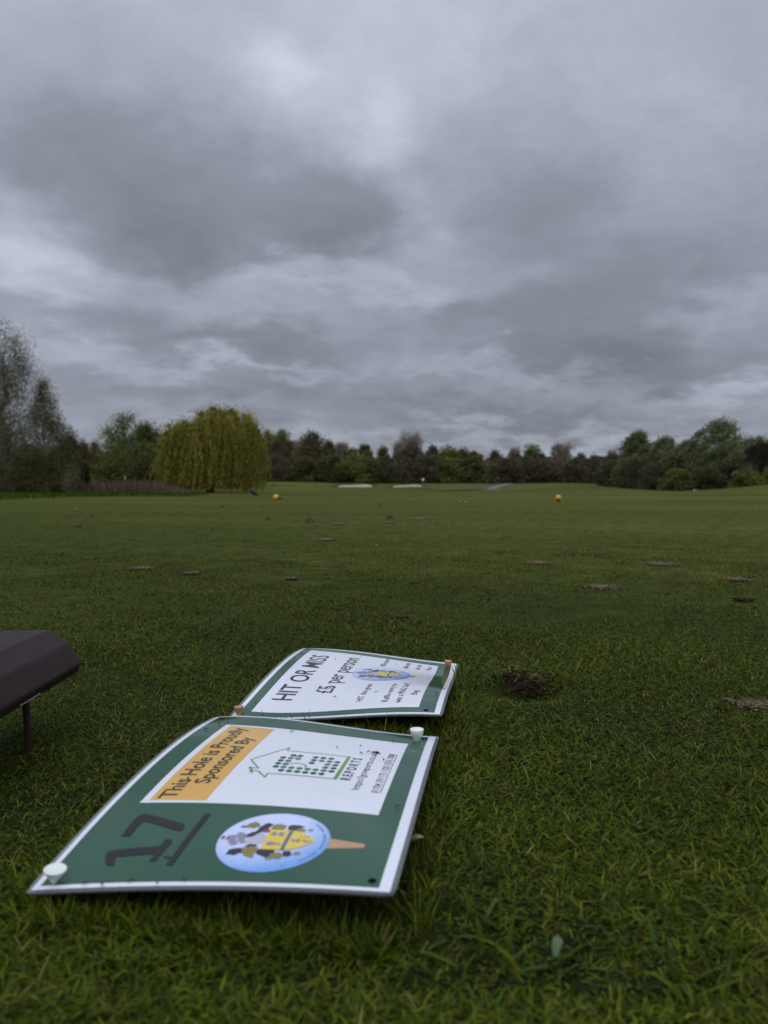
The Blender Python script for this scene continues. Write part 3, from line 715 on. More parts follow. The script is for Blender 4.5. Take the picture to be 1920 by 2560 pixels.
DP = np.array([[.16, .11, .055], [.24, .18, .10], [.10, .055, .03], [.07, .09, .02]])
for x, y, l_, w_ in Fx: blades(mb, x, y, l_, w_, 2, lean=(35, 95), pal=DP, pw=np.array([.35, .2, .3, .15]))
o = mb.build('dead_grass', M_dry); tag(o, 'dry straw coloured grass round the worn divots', 'dead grass', kind='stuff')

# rough verge, left, in front of the reeds
mb = MB()
n = 60000; y = rng.uniform(17, 44, n); x = rng.uniform(-36, -9, n)
front = 17.5 + np.clip((x / y + .5) * 40, 0, 30)
k = (y > front + 1.2 * patchn(x, y, .8)) & (x / y < -.24 + .05 * patchn(x, y, .5)) & (rng.uniform(0, 1, n) < np.clip((-.20 - x / y) / .06, 0, 1)); x, y = x[k], y[k]
blades(mb, x, y, rng.uniform(.08, .20, len(x)) * (1 + .35 * patchn(x, y, 1.3)), rng.uniform(.015, .035, len(x)), 1, lean=(5, 55), pal=PAL[:3] * [.9, 1.15, .8], pw=PW[:3])
o = mb.build('rough_grass', M_blade); tag(o, 'longer bright green rough grass in front of the reeds', 'grass', kind='stuff')
# reed bed
mb = MB(); n = 16000
y = rng.uniform(44, 52, n); x = y * (rng.uniform(-250, 490, n) - 960) / FPX
hp = rng.uniform(.35, .95, n) ** 1.0 * (1 + .12 * patchn(x, y, .7))
kr = rng.uniform(0, 1, n) < np.clip((500 - (x / y * FPX + 960)) / 90, 0, 1) + .1; x, y, hp = x[kr], y[kr], hp[kr]; n = len(x)
RP = 1.25 * np.array([[.120, .085, .062], [.15, .108, .080], [.085, .058, .042], [.13, .11, .075], [.12, .05, .042]])
blades(mb, x, y, hp * np.clip((540 - (x / y * FPX + 960)) / 160, .3, 1), rng.uniform(.02, .045, n), 2, lean=(2, 14), pal=RP, pw=np.array([.3, .25, .2, .15, .1]), zoff=0)
o = mb.build('reed_bed', M_dry); tag(o, 'pinkish brown dry reeds along the pond edge', 'reeds', kind='stuff')
def reed(px, top, bot, h, wpx, nm):
    p = place(px, 46.5); z1 = CAMH + (HOR - top) / FPX * 46.5; z2 = CAMH + (HOR - bot) / FPX * 46.5
    rt = empty('bulrush', p)
    mb = MB(); tube(mb, [(0, 0, -.1), (.01, 0, .5), (0, 0, z1 - p[2])], .012, 5, (.16, .13, .09)); mb.build('stem', M_bark, rt)
    mb = MB(); zz = z1 - p[2]; zb = z2 - p[2]; hw = wpx / 2 / FPX * 46.5
    zs_ = np.linspace(zb, zz, 7); tube(mb, [(.01 * math.sin(9 * q), 0, q) for q in zs_], [hw * f for f in (.3, 1, .7, 1.1, .9, .8, .2)], 8, (.42, .40, .33)); mb.build('seed_head', M_bark, rt, smooth=True)
    tag(rt, nm, 'bulrush', 'pale fluffy bulrush heads over the reeds')
reed(131, 1177, 1193, 1, 4.5, 'taller pale bulrush head of the close pair at left'); reed(143.5, 1187, 1204, 1, 4.5, 'shorter pale bulrush head of the close pair at left')
reed(313, 1190, 1200, 1, 4, 'lone pale bulrush head below the round green tree'); reed(107, 1198, 1206, 1, 4, 'low pale bulrush head left of the close pair')

# soil clods
M_clod = mat('clod_soil', (.050, .038, .026), .95, .1, mott=(40, .8, (.085, .075, .035)))
def clod(px, py, wpx, hpx, label):
    p = hit(px, py + hpx / 2); r = .8 * wpx / 2 / FPX * p[1]; h = .75 * hpx / FPX * p[1]
    mb = MB(); rg = np.random.default_rng(int(px)); bm_v = []
    nlat, nlon = 7, 14
    for i in range(nlat + 1):
        for k in range(nlon):
            f = math.pi / 2 * i / nlat; a = 2 * math.pi * k / nlon; j = 1 + .28 * math.sin(3 * a + px) * math.cos(2 * f) + rg.uniform(-.16, .16)
            bm_v.append((r * j * math.cos(f) * math.cos(a), r * .8 * j * math.cos(f) * math.sin(a), h * (1 + rg.uniform(-.15, .15)) * math.sin(f) * (1 + .4 * math.sin(2 * a + px)) + .012))
    F = [(i * nlon + k, i * nlon + (k + 1) % nlon, (i + 1) * nlon + (k + 1) % nlon, (i + 1) * nlon + k) for i in range(nlat) for k in range(nlon)]
    mb.add(bm_v, F); o = mb.build('soil_clod', M_clod); o.location = p; tag(o, label, 'clod', 'dark clods of soil thrown on the lawn')
clod(773, 1304, 28, 7, 'wide dark clod just left of the worn patch in mid lawn'); clod(672, 1299, 13, 7, 'small dark clod below the toppled tee marker')
clod(974, 1296, 22, 8, 'greenish dark clod right of the mid lawn worn patch'); clod(949, 1264, 14, 3, 'flat dark clod farthest out in the middle of the lawn')
clod(231, 1292, 12, 5, 'small dark clod near the single white flower at left'); clod(197, 1319, 20, 6, 'dark clod on the lawn in front of the left birch')
clod(156, 1391, 14, 9, 'upright dark clod nearest to the timber rail'); clod(556, 1267, 20, 3, 'flat dark clod left of the toppled tee marker')

# daisies
M_pet = mat('petals', (.75, .75, .72), .7, .3); M_dc = mat('daisy_centre', (.6, .4, .05), .8)
def daisy(px, py, wpx, label):
    p = hit(px, py); r = max(.008, wpx / 2 / FPX * p[1]); rt = empty('daisy', p)
    mb = MB(); tube(mb, [(0, 0, 0), (.002, 0, .035)], .001, 5, (.05, .08, .02)); mb.build('stem', M_bark, rt)
    mb = MB(); V = []; F = []
    for k in range(13):
        a = 2 * math.pi * k / 13; d = np.array([math.cos(a), math.sin(a), 0]); e = np.array([-d[1], d[0], 0]); o_ = np.array([.002, 0, .036])
        V += [o_ + d * r * .2, o_ + d * r * .7 + e * r * .16 + [0, 0, r * .3], o_ + d * r + [0, 0, r * .45], o_ + d * r * .7 - e * r * .16 + [0, 0, r * .3]]; F.append((4 * k, 4 * k + 1, 4 * k + 2, 4 * k + 3))
    mb.add(V, F); f = mb.build('petals', M_pet, rt)
    mb = MB(); lathe(mb, [(.0001, .036), (r * .3, .037), (r * .2, .036 + r * .25), (.0001, .036 + r * .3)], 10); mb.build('flower_centre', M_dc, rt)
    tag(rt, label, 'daisy', 'small white daisies dotted on the lawn')
for a in ((1151, 1259, 8, 'left daisy of the bright pair in the right middle lawn'), (1164, 1259, 8, 'right daisy of the bright pair in the right middle lawn'), (190, 1279, 6, 'lone daisy on the left lawn below the reeds'),
          (386, 1273, 5, 'daisy on the lawn below the willow left side'), (460, 1270, 4, 'daisy on the lawn below the middle of the willow'), (642, 1268, 4, 'daisy just above the toppled marker clod'),
          (793, 1256, 4, 'leftmost daisy between tee marker and first bunker'), (812, 1257, 4, 'daisy under the left end of the first bunker'), (1246, 1356, 6, 'daisy on open lawn right of centre'),
          (940, 1380, 4, 'nearest daisy in the middle of the lawn'), (1480, 1260, 4, 'daisy right of the upright tee marker')): daisy(*a)

# ------------------------------------------------------------------ tee markers
M_my = mat('yellow_paint', (.78, .42, .03), .35, .5, mott=(40, .3, (.66, .33, .02))); M_mb = mat('black_plastic', (.012, .012, .011), .5)
def marker(px, py, rot, label, ss):
    p = hit(px, py); d = p[1]; r = 7.2 / FPX * d; rt = empty('tee_marker', p)
    prof = [(.0001, r)] + [(r * math.cos(a), r * math.sin(a)) for a in np.linspace(1.4, -.5, 14)] + [(r * .55, -r * .62), (.0001, -r * .62)]
    mb = MB(); lathe(mb, prof, 28); h = mb.build('marker_head', M_my, rt, smooth=True)
    mb = MB(); lathe(mb, [(.0001, -r * .625), (r * .62, -r * .63), (r * .52, -r * 1.0), (r * .28, -r * 1.25), (r * .2, -r * ss), (.0001, -r * (ss + .3))], 18); s_ = mb.build('marker_stake', M_mb, rt, smooth=True)
    for q in (h, s_): q.rotation_euler = rot; q.location = (0, 0, r * 1.05 if abs(rot[1]) > .3 else r * 1.45)
    tag(rt, label, 'tee marker', 'yellow tee markers on the tee ground')
marker(690, 1251, (R(35), R(-75), 0), 'yellow tee marker toppled on its side with black stake showing, near the willow', 2.2)
marker(1396, 1255, (0, 0, 0), 'yellow tee marker standing upright on its short black stake at right', 2.4)

# ------------------------------------------------------------------ bunkers, path, distant marker
M_sand = mat('sand', (.46, .38, .28), .95, .2, mott=(.6, .5, (.27, .21, .17))); M_path = mat('path_gravel', (.17, .165, .155), .9, .1, mott=(1.2, .5, (.13, .125, .12)))
def bunker(x0, x1, yf, yb, d):
    a = place((x0 + x1) / 2, d); hw = (x1 - x0) / 2 / FPX * d; hgt = (yf - yb) / FPX * d
    mb = MB(); n = 26; V = []
    for i in range(n + 1):
        t = i / n; x = a[0] - hw + 2 * hw * t; w_ = math.sin(math.pi * min(max(t, .03), .97)) ** .35; k = 1 + .25 * math.sin(5 * t + x0)
        zf = float(terr(x, d)) + .03
        V += [(x, d, zf), (x, d + 1.2, zf + hgt * .55 * w_ * k), (x, d + 2.0, zf + hgt * w_ * k), (x, d + 2.4, zf - .1)]
    F = [(4 * i + j, 4 * i + 4 + j, 4 * i + 5 + j, 4 * i + 1 + j) for i in range(n) for j in range(3)]
    mb.add(V, F); o = mb.build('sand_bunker', M_sand, smooth=True); tag(o, kind='structure')
    # turf lip behind the sand face
    mb = MB(); V = []
    for i in range(n + 1):
        t = i / n; x = a[0] - hw * 1.5 + 3 * hw * t; w_ = math.sin(math.pi * t) ** .6
        z0 = float(terr(x, d + 2)); V += [(x, d + 2.02, z0 - .1), (x, d + 2.1, z0 + .03 + hgt * 1.35 * w_), (x, d + 4, z0 + hgt * 1.5 * w_), (x, d + 9, float(terr(x, d + 9)) - .05)]
    mb.add(V, F); o = mb.build('bunker_bank', M_bank, smooth=True); tag(o, kind='structure')
M_bank = mat('bank_turf', (.060, .080, .020), .9, .15, mott=(.8, .6, (.050, .066, .016)))
bunker(845, 930, 1221, 1214.5, 108); bunker(983, 1055, 1223, 1218, 100)
mb = MB(); V = []
for (px, py, hw_) in ((1226, 1223.5, 1.4), (1236, 1218.5, 1.3), (1248, 1214.5, 1.3), (1262, 1211, 1.3), (1277, 1208.5, 1.4)):
    d = 62 + (1223.5 - py) * 3.0; x = (px - 960) / FPX * d; z = CAMH + (HOR - py) / FPX * d
    V += [(x - hw_ * .35, d, z), (x + hw_ * .35, d, z - .0)]
PV = np.array(V); n = 5
mb.add(V, [(2 * i, 2 * i + 1, 2 * i + 3, 2 * i + 2) for i in range(n - 1)])
o = mb.build('path', M_path); tag(o, kind='structure')
mb = MB(); V = []                                   # the bank that carries the path
for i in range(n):
    a, b = PV[2 * i], PV[2 * i + 1]
    V += [(a[0] - 7, a[1] + 1.0, float(terr(a[0] - 7, a[1])) - .05), (a[0] - 2.5, a[1] + .3, a[2] - .07), (a[0] - .3, a[1], a[2] - .012), (b[0] + .3, b[1], b[2] - .012), (b[0] + 3, b[1] + .3, b[2] - .03), (b[0] + 9, b[1] + 2, float(terr(b[0] + 9, b[1])) - .05)]
mb.add(V, [(6 * i + j, 6 * i + j + 1, 6 * i + 7 + j, 6 * i + 6 + j) for i in range(n - 1) for j in range(5)])
o = mb.build('path_bank', M_bank, smooth=True); tag(o, kind='structure')
p = place(1057.5, 150); rt = empty('distance_marker', p); tag(rt, 'small white round marker on a post on the far bank', 'marker')
zt = CAMH + (HOR - 1199.5) / FPX * 150 - p[2]
mb = MB(); tube(mb, [(0, 0, -.2), (0, 0, zt)], .05, 6, (.3, .3, .3)); mb.build('post', M_bark, rt)
mb = MB(); lathe(mb, [(.0001, .26), (.16, .2), (.25, .05), (.22, -.15), (.1, -.25), (.0001, -.27)], 14); h = mb.build('marker_head', M_teew, rt, smooth=True); h.location = (0, 0, zt)
p = place(1735, 52); rt = empty('low_marker', p); tag(rt, 'tiny red and white peg at the foot of the wind blown willow', 'peg')
mb = MB(); tube(mb, [(0, 0, -.05), (0, 0, .10)], [.05, .06], 8); mb.build('white_base', M_pet, rt)
mb = MB(); tube(mb, [(.07, 0, .0), (.35, 0, .06)], [.045, .03], 8); mb.build('red_tip', mat('red_paint', (.25, .04, .04), .5), rt)

# ------------------------------------------------------------------ crow
def crow():
    p = place(632, 34); s = 1.0; rt = empty('crow', (p[0], p[1], p[2])); zt = CAMH + (HOR - 1220.5) / FPX * 34 - p[2]; k = zt / .36
    M_c = mat('black_feathers', (.008, .008, .010), .45, .5, bump=(60, .5, .01)); M_bk = mat('dark_horn', (.01, .01, .01), .35)
    pts = [(.27, 0, .015), (.20, 0, .05), (.12, 0, .10), (.05, 0, .15), (.0, 0, .20), (-.035, 0, .25), (-.05, 0, .29), (-.06, 0, .325), (-.075, 0, .345), (-.10, 0, .35)]
    rad = [.012, .028, .052, .072, .075, .062, .045, .042, .036, .016]
    mb = MB(); tube(mb, np.array(pts) * k, np.array(rad) * k * 1.35, 14)
    o = mb.build('body', M_c, rt, smooth=True); sb = o.modifiers.new('s', 'SUBSURF'); sb.levels = 1; sb.render_levels = 1
    mb = MB(); tube(mb, np.array([(-.10, 0, .348), (-.135, 0, .342), (-.165, 0, .328)]) * k, np.array([.014, .010, .002]) * k, 8); mb.build('beak', M_bk, rt)
    for y in (-.025, .025):
        mb = MB(); tube(mb, np.array([(.03, y, .12), (.015, y, .06), (.02, y, 0)]) * k, np.array([.016, .007, .006]) * k, 6)
        for a in (-.5, 0, .5): tube(mb, np.array([(.02, y, .004), (.02 - .045 * math.cos(a), y + .045 * math.sin(a), .002)]) * k, .004 * k, 4)
        mb.build('leg', M_bk, rt)
    for y in (-.066, .066):
        mb = MB(); tube(mb, np.array([(-.03, y * .8, .25), (.04, y, .17), (.13, y * .7, .09), (.21, y * .3, .05)]) * k, np.array([.02, .026, .02, .006]) * k, 8); mb.build('wing', M_c, rt, smooth=True)
    tag(rt, 'black crow standing upright on the grass below the right side of the willow', 'crow')
crow()

# ------------------------------------------------------------------ trees
def leafset(mb, cen, L_, W_, cols, dirs=None, jit=1.0):
    n = len(cen); d = rng.normal(0, 1, (n, 3))
    if dirs is not None: d = dirs + d * jit
    d /= np.linalg.norm(d, axis=1)[:, None] + 1e-9
    e = np.cross(d, rng.normal(0, 1, (n, 3))); e /= np.linalg.norm(e, axis=1)[:, None] + 1e-9
    L_ = L_ * rng.uniform(.6, 1.3, (n, 1)); W_ = W_ * rng.uniform(.7, 1.2, (n, 1))
    V = np.stack([cen - d * L_ / 2, cen + e * W_ / 2, cen + d * L_ / 2, cen - e * W_ / 2], 1).reshape(-1, 3)
    F = (np.arange(n) * 4)[:, None] + np.array([0, 1, 2, 3])[None]
    mb.add(V, F, np.repeat(cols, 4, 0))
PROF = {'round': lambda t: np.sqrt(np.clip(1 - (1.9 * t - .85) ** 2, .02, 1)), 'cone': lambda t: (1 - t) ** .85 * .95 + .06, 'dome': lambda t: np.sqrt(np.clip(1 - t ** 2.6, .03, 1)),
        'vase': lambda t: .45 + .55 * np.sin(np.clip(t * 1.15, 0, 1) * np.pi * .62), 'oval': lambda t: np.sin(np.clip(.12 + .86 * t, 0, 1) * np.pi) ** .7 + .02}
STY = {  # profile, crown base, clusters, leaves per cluster, cluster spread, leaf (len,wid) px, colours, twig share, direction, trunk colour
 'birch': dict(prof='cone', cb=.04, K=260, n=170, sp=.042, vz=1.0, el=(0, 0, 1.1), lf=(5.5, 1.8), cols=[(.068, .074, .036), (.082, .084, .044), (.050, .060, .024), (.11, .11, .07)], dirv=(0, 0, -.9), tc=(.13, .12, .10), tr=.008),
 'brown': dict(prof='oval', cb=.05, K=80, n=130, sp=.07, el=(0, 0, .6), lf=(6.5, 2.0), cols=[(.052, .048, .028), (.062, .056, .034), (.043, .044, .022)], dirv=(0, 0, .5), tc=(.10, .085, .07), tr=.012),
 'green': dict(prof='oval', cb=.08, K=90, n=140, sp=.08, lf=(5.5, 2.8), cols=[(.055, .072, .022), (.070, .090, .028), (.042, .055, .018)], dirv=(0, 0, .2), tc=(.09, .08, .06), tr=.013),
 'light': dict(prof='round', cb=.2, K=85, n=100, sp=.055, el=(.35, 0, .7), lf=(5.0, 2.6), cols=[(.085, .110, .035), (.10, .12, .045), (.06, .08, .025)], dirv=(0, 0, .4), tc=(.11, .10, .08), tr=.016),
 'bare': dict(prof='vase', cb=.15, K=110, n=60, sp=.055, el=(.1, 0, .8), lf=(9, 1.1), cols=[(.16, .15, .135), (.11, .10, .09), (.13, .12, .10)], dirv=(0, 0, 1.3), tc=(.12, .11, .10), tr=.014),  # pale twigs, their colour lightened further in place of distance haze
 'pine': dict(prof='oval', cb=.02, K=80, n=140, sp=.08, lf=(5, 2.2), cols=[(.014, .019, .014), (.020, .026, .017), (.026, .022, .018)], dirv=(.3, 0, .3), tc=(.06, .04, .03), tr=.02),
 'wind': dict(prof='oval', cb=.03, K=110, n=190, sp=.042, el=(1.1, 0, .85), lf=(8, 2.2), cols=[(.075, .092, .048), (.095, .115, .066), (.052, .068, .028), (.062, .075, .034)], dirv=(.9, 0, .75), tc=(.16, .15, .13), tr=.015),
 'bush': dict(prof='dome', cb=.0, K=70, n=130, sp=.12, lf=(6.0, 3), cols=[(.040, .046, .020), (.052, .056, .026), (.034, .040, .016)], dirv=(0, 0, .4), tc=(.08, .07, .05), tr=.012),
 'brownbush': dict(prof='dome', cb=.0, K=70, n=130, sp=.12, lf=(6.4, 2.4), cols=[(.047, .046, .030), (.055, .053, .035), (.041, .041, .024)], dirv=(0, 0, .6), tc=(.08, .07, .05), tr=.012),
 'olive': dict(prof='dome', cb=.0, K=70, n=130, sp=.12, lf=(6.0, 3), cols=[(.062, .076, .022), (.078, .090, .028), (.048, .058, .020)], dirv=(0, 0, .4), tc=(.08, .07, .05), tr=.012),
}
def tree(px, ytop, wpx, d, st, label, cat='tree', group=None, name='tree', lean=0.0, dens=1.0, cb=None, tcol=None):
    q = STY[st]; b = place(px, d); h = CAMH + (HOR - ytop) / FPX * d - b[2]; Rr = wpx / 2 / FPX * d
    rt = empty(name, (b[0], b[1], b[2])); mpx = d / FPX
    cbf = q['cb'] if cb is None else cb; K = int(q['K'] * dens); t = rng.uniform(0, 1, K * 8); t = t[rng.uniform(0, 1, K * 8) < np.clip(PROF[q['prof']](t), 0, 1) ** 1.3 + .03][:K]; K = len(t); t[0] = .97; t[1] = .9
    pr = PROF[q['prof']](t); ang = rng.uniform(0, 2 * np.pi, K); rr = Rr * pr * np.sqrt(rng.uniform(.05, 1, K)) * rng.uniform(.8, 1.08, K)
    zz = h * (cbf + (1 - cbf) * t * (.97 if q['prof'] == 'cone' else .86)); rr = rr * (1 if q['prof'] == 'cone' else .9)
    ln = lambda z_: lean * h * (z_ / h) ** 1.6
    cen = np.stack([rr * np.cos(ang) + ln(zz), rr * np.sin(ang), zz], 1)
    tc = np.array(tcol or q['tc'])
    mb = MB(); tr = q['tr'] * h + .02
    zs_ = np.linspace(-.15, h * (.9 if q['prof'] == 'cone' else .82), 9)
    wob = rng.normal(0, .012 * h, (9, 2)); wob[0] = 0; wob[1] *= .3
    spine = np.stack([ln(np.clip(zs_, 0, h)) + wob[:, 0], wob[:, 1], zs_], 1)
    tube(mb, spine, np.linspace(tr, tr * .12, 9), 7, tc)
    for i in range(K):
        z0 = max(.04 * h, cen[i, 2] - (.12 + .5 * rng.random()) * math.hypot(cen[i, 0] - ln(cen[i, 2]), cen[i, 1]) - .06 * h)
        f = np.interp(z0, zs_, np.arange(9)); a = spine[int(f)] + (spine[min(8, int(f) + 1)] - spine[int(f)]) * (f % 1)
        m1 = a + (cen[i] - a) * .5 + np.array([0, 0, .04 * h * rng.uniform(-.6, .8)])
        r0 = tr * (.12 + .22 * rng.random())
        tube(mb, [a, m1, cen[i], cen[i] + (cen[i] - m1) * .35], [r0, r0 * .6, r0 * .3, r0 * .08], 4, tc * rng.uniform(.8, 1.1), cap=False)
    mb.build('trunk', M_bark, rt, smooth=True)
    mb = MB(); n = q['n']; sp = q['sp'] * h * (1.25 if Rr > h * .5 else 1)
    cc = np.repeat(cen, n, 0); 
    spr = np.repeat(rng.uniform(.55, 1.35, K), n)[:, None] * sp
    g_ = rng.normal(0, 1, cc.shape); g_ /= np.linalg.norm(g_, axis=1)[:, None]; pts = cc + g_ * (rng.uniform(0, 1, (len(cc), 1)) ** .5) * 1.75 * spr * np.array([1, 1, q.get('vz', .8)])
    if 'el' in q: pts = pts + np.array(q['el'])[None] * rng.normal(0, 1, (len(pts), 1)) * spr + rng.normal(0, .25, pts.shape) * 0
    out = np.repeat(np.stack([np.cos(ang), np.sin(ang), 0 * ang], 1), n, 0) * .5
    cols = np.array(q['cols'])[rng.integers(0, len(q['cols']), K)]
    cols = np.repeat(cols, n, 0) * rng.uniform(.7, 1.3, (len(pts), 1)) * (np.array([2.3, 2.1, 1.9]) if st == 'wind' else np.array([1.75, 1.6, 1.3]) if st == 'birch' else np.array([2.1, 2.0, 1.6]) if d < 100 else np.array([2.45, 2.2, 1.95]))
    lo = pts[:, 2] < .02 * h; pts[lo, 2] = rng.uniform(.02, .12, lo.sum()) * h
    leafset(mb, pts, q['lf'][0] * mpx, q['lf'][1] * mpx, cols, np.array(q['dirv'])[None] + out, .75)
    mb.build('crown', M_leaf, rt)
    tag(rt, label, cat, group)
    return rt
def weeping(px0, px1, ytop, d):
    px = (px0 + px1) / 2; b = place(px, d); h = CAMH + (HOR - ytop) / FPX * d - b[2]; Rr = (px1 - px0) / 2 / FPX * d * .92
    rt = empty('willow_tree', tuple(b)); mb = MB(); tc = (.09, .08, .05)
    tube(mb, [(0, 0, -.2), (.05, 0, h * .2), (.1, 0, h * .45)], [.32, .26, .2], 9, tc)
    K = 230; L_ = MB(); mp = d / FPX
    P0, N0, C0, D0 = [], [], [], []
    for i in range(K):
        a = rng.uniform(0, 2 * np.pi); r = math.sqrt(rng.uniform(.03, 1)) * .96 if i % 4 else rng.uniform(.8, 1)
        x_a = math.cos(a) * r
        zt_ = h * (1 - .22 * r ** 5) * rng.uniform(.76, 1.0) * (1 + .04 * math.sin(x_a * 7))
        if i % 5 == 0: zt_ = h * rng.uniform(.5, .8)
        x, y = Rr * r * math.cos(a), Rr * .85 * r * math.sin(a)
        if x < -Rr * .3: zt_ *= .90
        if x > Rr * .1: zt_ = min(h, zt_ * 1.08)
        o = np.array([.1 + .15 * x, .15 * y, h * .4]); m1 = np.array([x * .6, y * .6, zt_ * .93]); top = np.array([x, y, zt_])
        tube(mb, [o, m1, top], [.09, .05, .015], 4, tc, cap=False)
        tone = np.array([(.28, .25, .045), (.23, .215, .035), (.33, .295, .065), (.18, .17, .03)])[rng.integers(0, 4)]
        for s_ in range(13):                                     # hanging strands
            dx_ = rng.normal(0, .42), rng.normal(0, .42); out = np.array([math.cos(a), math.sin(a)]) * r * .5 * rng.random()
            bot = (rng.uniform(.0, .8) if rng.random() < .45 else zt_ * rng.uniform(.15, .75)) if r > .45 else zt_ * rng.uniform(.2, .7)
            m = int(max(6, (zt_ - bot) / .085)); tt = np.linspace(0, 1, m)
            px_ = x + dx_[0] * tt ** .5 + out[0] * tt ** .6 + rng.normal(0, .04, m) + .15 * np.sin(tt * 3) ; py_ = y + dx_[1] * tt ** .5 + out[1] * tt ** .6 + rng.normal(0, .04, m)
            pz = zt_ + .12 * np.sin(tt * 3) - (zt_ - bot) * tt
            P0.append(np.stack([px_, py_, pz], 1)); C0.append(np.tile(tone * rng.uniform(.8, 1.2), (m, 1)) * rng.uniform(.75, 1.25, (m, 1)))
        m = 26; P0.append(top + rng.normal(0, 1, (m, 3)) * [.32, .32, .16]); C0.append(np.tile(tone * 1.1, (m, 1)))
    P0 = np.concatenate(P0); C0 = np.concatenate(C0)
    leafset(L_, P0, .19, .06, C0, np.array([[.15, 0, -1.0]]), .5)
    mb.build('trunk', M_bark, rt, smooth=True); L_.build('crown', M_leaf, rt)
    tag(rt, 'broad yellow green weeping willow with strands hanging to the ground behind the reeds', 'tree')
weeping(398, 652, 1026, 52)
G1 = 'trees round the pond at left'; G2 = 'trees along the far side of the fairway'; G3 = 'trees on the right side of the course'
tree(18, 800, 360, 45, 'birch', 'tallest sparse brown birch reaching highest at the left edge of the view', group=G1, name='birch_tree')
tree(112, 945, 190, 44, 'birch', 'lower bushy birch on the right shoulder of the tallest birch', group=G1, name='birch_tree', dens=.55)
tree(-60, 900, 260, 50, 'birch', 'brown birch cut off by the left edge of the frame', group=G1, name='birch_tree', dens=.5)
tree(170, 1062, 70, 46, 'brown', 'small brown tree between the birches and the dark holly bush', group=G1, name='small_tree')
tree(60, 1105, 230, 49, 'bush', 'dark bushy willow scrub under the tallest birch', 'bush', G1, 'bush'); tree(-40, 1085, 150, 50, 'brownbush', 'brown scrub at the extreme left edge below the birches', 'bush', G1, 'bush')
tree(150, 1110, 110, 50, 'brownbush', 'brownish scrub just left of the dark holly bush', 'bush', G1, 'bush')
tree(202, 1148, 34, 49, 'pine', 'small dark evergreen holly bush standing at the back of the reeds', 'bush', G1, 'bush')
tree(312, 1017, 125, 64, 'light', 'round topped airy light green tree left of the willow', group=G1, name='leafy_tree', dens=1.2)
tree(372, 1046, 95, 62, 'green', 'darker green tree squeezed between the airy tree and the willow', group=G1, name='leafy_tree')
tree(290, 1110, 130, 60, 'olive', 'olive bush below the airy round topped tree', 'bush', G1, 'bush'); tree(365, 1120, 120, 58, 'bush', 'dark green bush directly left of the willow skirt', 'bush', G1, 'bush')
tree(205, 1093, 60, 150, 'brown', 'far dark bare tree in the gap left of the airy tree', group=G1, name='bare_tree'); tree(240, 1098, 60, 155, 'brown', 'second far dark bare tree in the gap left of the airy tree', group=G1, name='bare_tree')
tree(180, 1100, 60, 152, 'brown', 'far dark tree touching the right side of the birches', group=G1, name='bare_tree')
FAR = [(672, 1066, 52, 175, 'light', 'airy pale green tree just right of the willow', 'leafy_tree'), (704, 1064, 40, 178, 'light', 'narrow airy tree second from the willow', 'leafy_tree'), (690, 1095, 80, 172, 'brown', 'dark brown tree below the two airy trees by the willow', 'bare_tree'),
 (730, 1092, 60, 170, 'brown', 'dark brown tree left of the tall dark birch', 'bare_tree'), (782, 1070, 80, 165, 'brown', 'tall dark birch with a pale stem left of the first bunker', 'birch_tree'), (755, 1088, 50, 168, 'bare', 'thin twiggy tree beside the tall dark birch', 'bare_tree'),
 (822, 1095, 44, 172, 'brown', 'dark tree on the right shoulder of the tall dark birch', 'bare_tree'), (853, 1102, 34, 190, 'bare', 'pale bare twiggy tree above the first bunker', 'bare_tree'), (880, 1116, 70, 172, 'green', 'low green tree above the first bunker', 'leafy_tree'), (912, 1106, 46, 178, 'green', 'green tree with a thin spire right of the first bunker', 'leafy_tree'),
 (960, 1114, 50, 180, 'brown', 'brown tree left of the tallest bare tree', 'bare_tree'), (1003, 1094, 38, 176, 'bare', 'short twiggy tree touching the tallest bare tree', 'bare_tree'), (1030, 1070, 60, 172, 'bare', 'tallest bare twiggy tree near the centre of the tree line', 'bare_tree'), (1022, 1100, 84, 170, 'brown', 'dark brown crown below the tallest bare tree', 'bare_tree'),
 (1080, 1108, 46, 182, 'brown', 'round grey brown tree right of the tallest bare tree', 'bare_tree'), (1125, 1112, 70, 176, 'olive', 'yellow green tree above the white far marker', 'leafy_tree'), (1158, 1116, 50, 184, 'brown', 'brown tree right of the yellow green tree', 'bare_tree'), (1190, 1122, 46, 180, 'green', 'low green tree left of the path', 'leafy_tree'),
 (1240, 1122, 54, 176, 'brown', 'rounded dark tree above the path', 'bare_tree'), (1286, 1115, 30, 190, 'bare', 'thin bare tree right of the path', 'bare_tree'), (1290, 1128, 60, 176, 'brown', 'dark hedge tree right of the path', 'bare_tree'), (1329, 1112, 42, 180, 'olive', 'round topped olive tree above the green mound', 'leafy_tree'), (1350, 1130, 60, 174, 'brown', 'dark brown tree left of the pale poplar', 'bare_tree'),
 (1403, 1104, 56, 190, 'bare', 'pale bare poplar standing alone on the skyline', 'bare_tree'), (1452, 1128, 50, 200, 'brown', 'dark round topped tree right of the pale poplar', 'bare_tree'), (1490, 1134, 50, 190, 'brown', 'low brown tree at the right end of the far tree line', 'bare_tree')]
for (px, yt, wp, d, st, lb, nm) in FAR: tree(px, yt, wp, d, st, lb, group=G2, name=nm, tcol=(.26, .24, .2) if nm == 'birch_tree' else None, dens=.8)
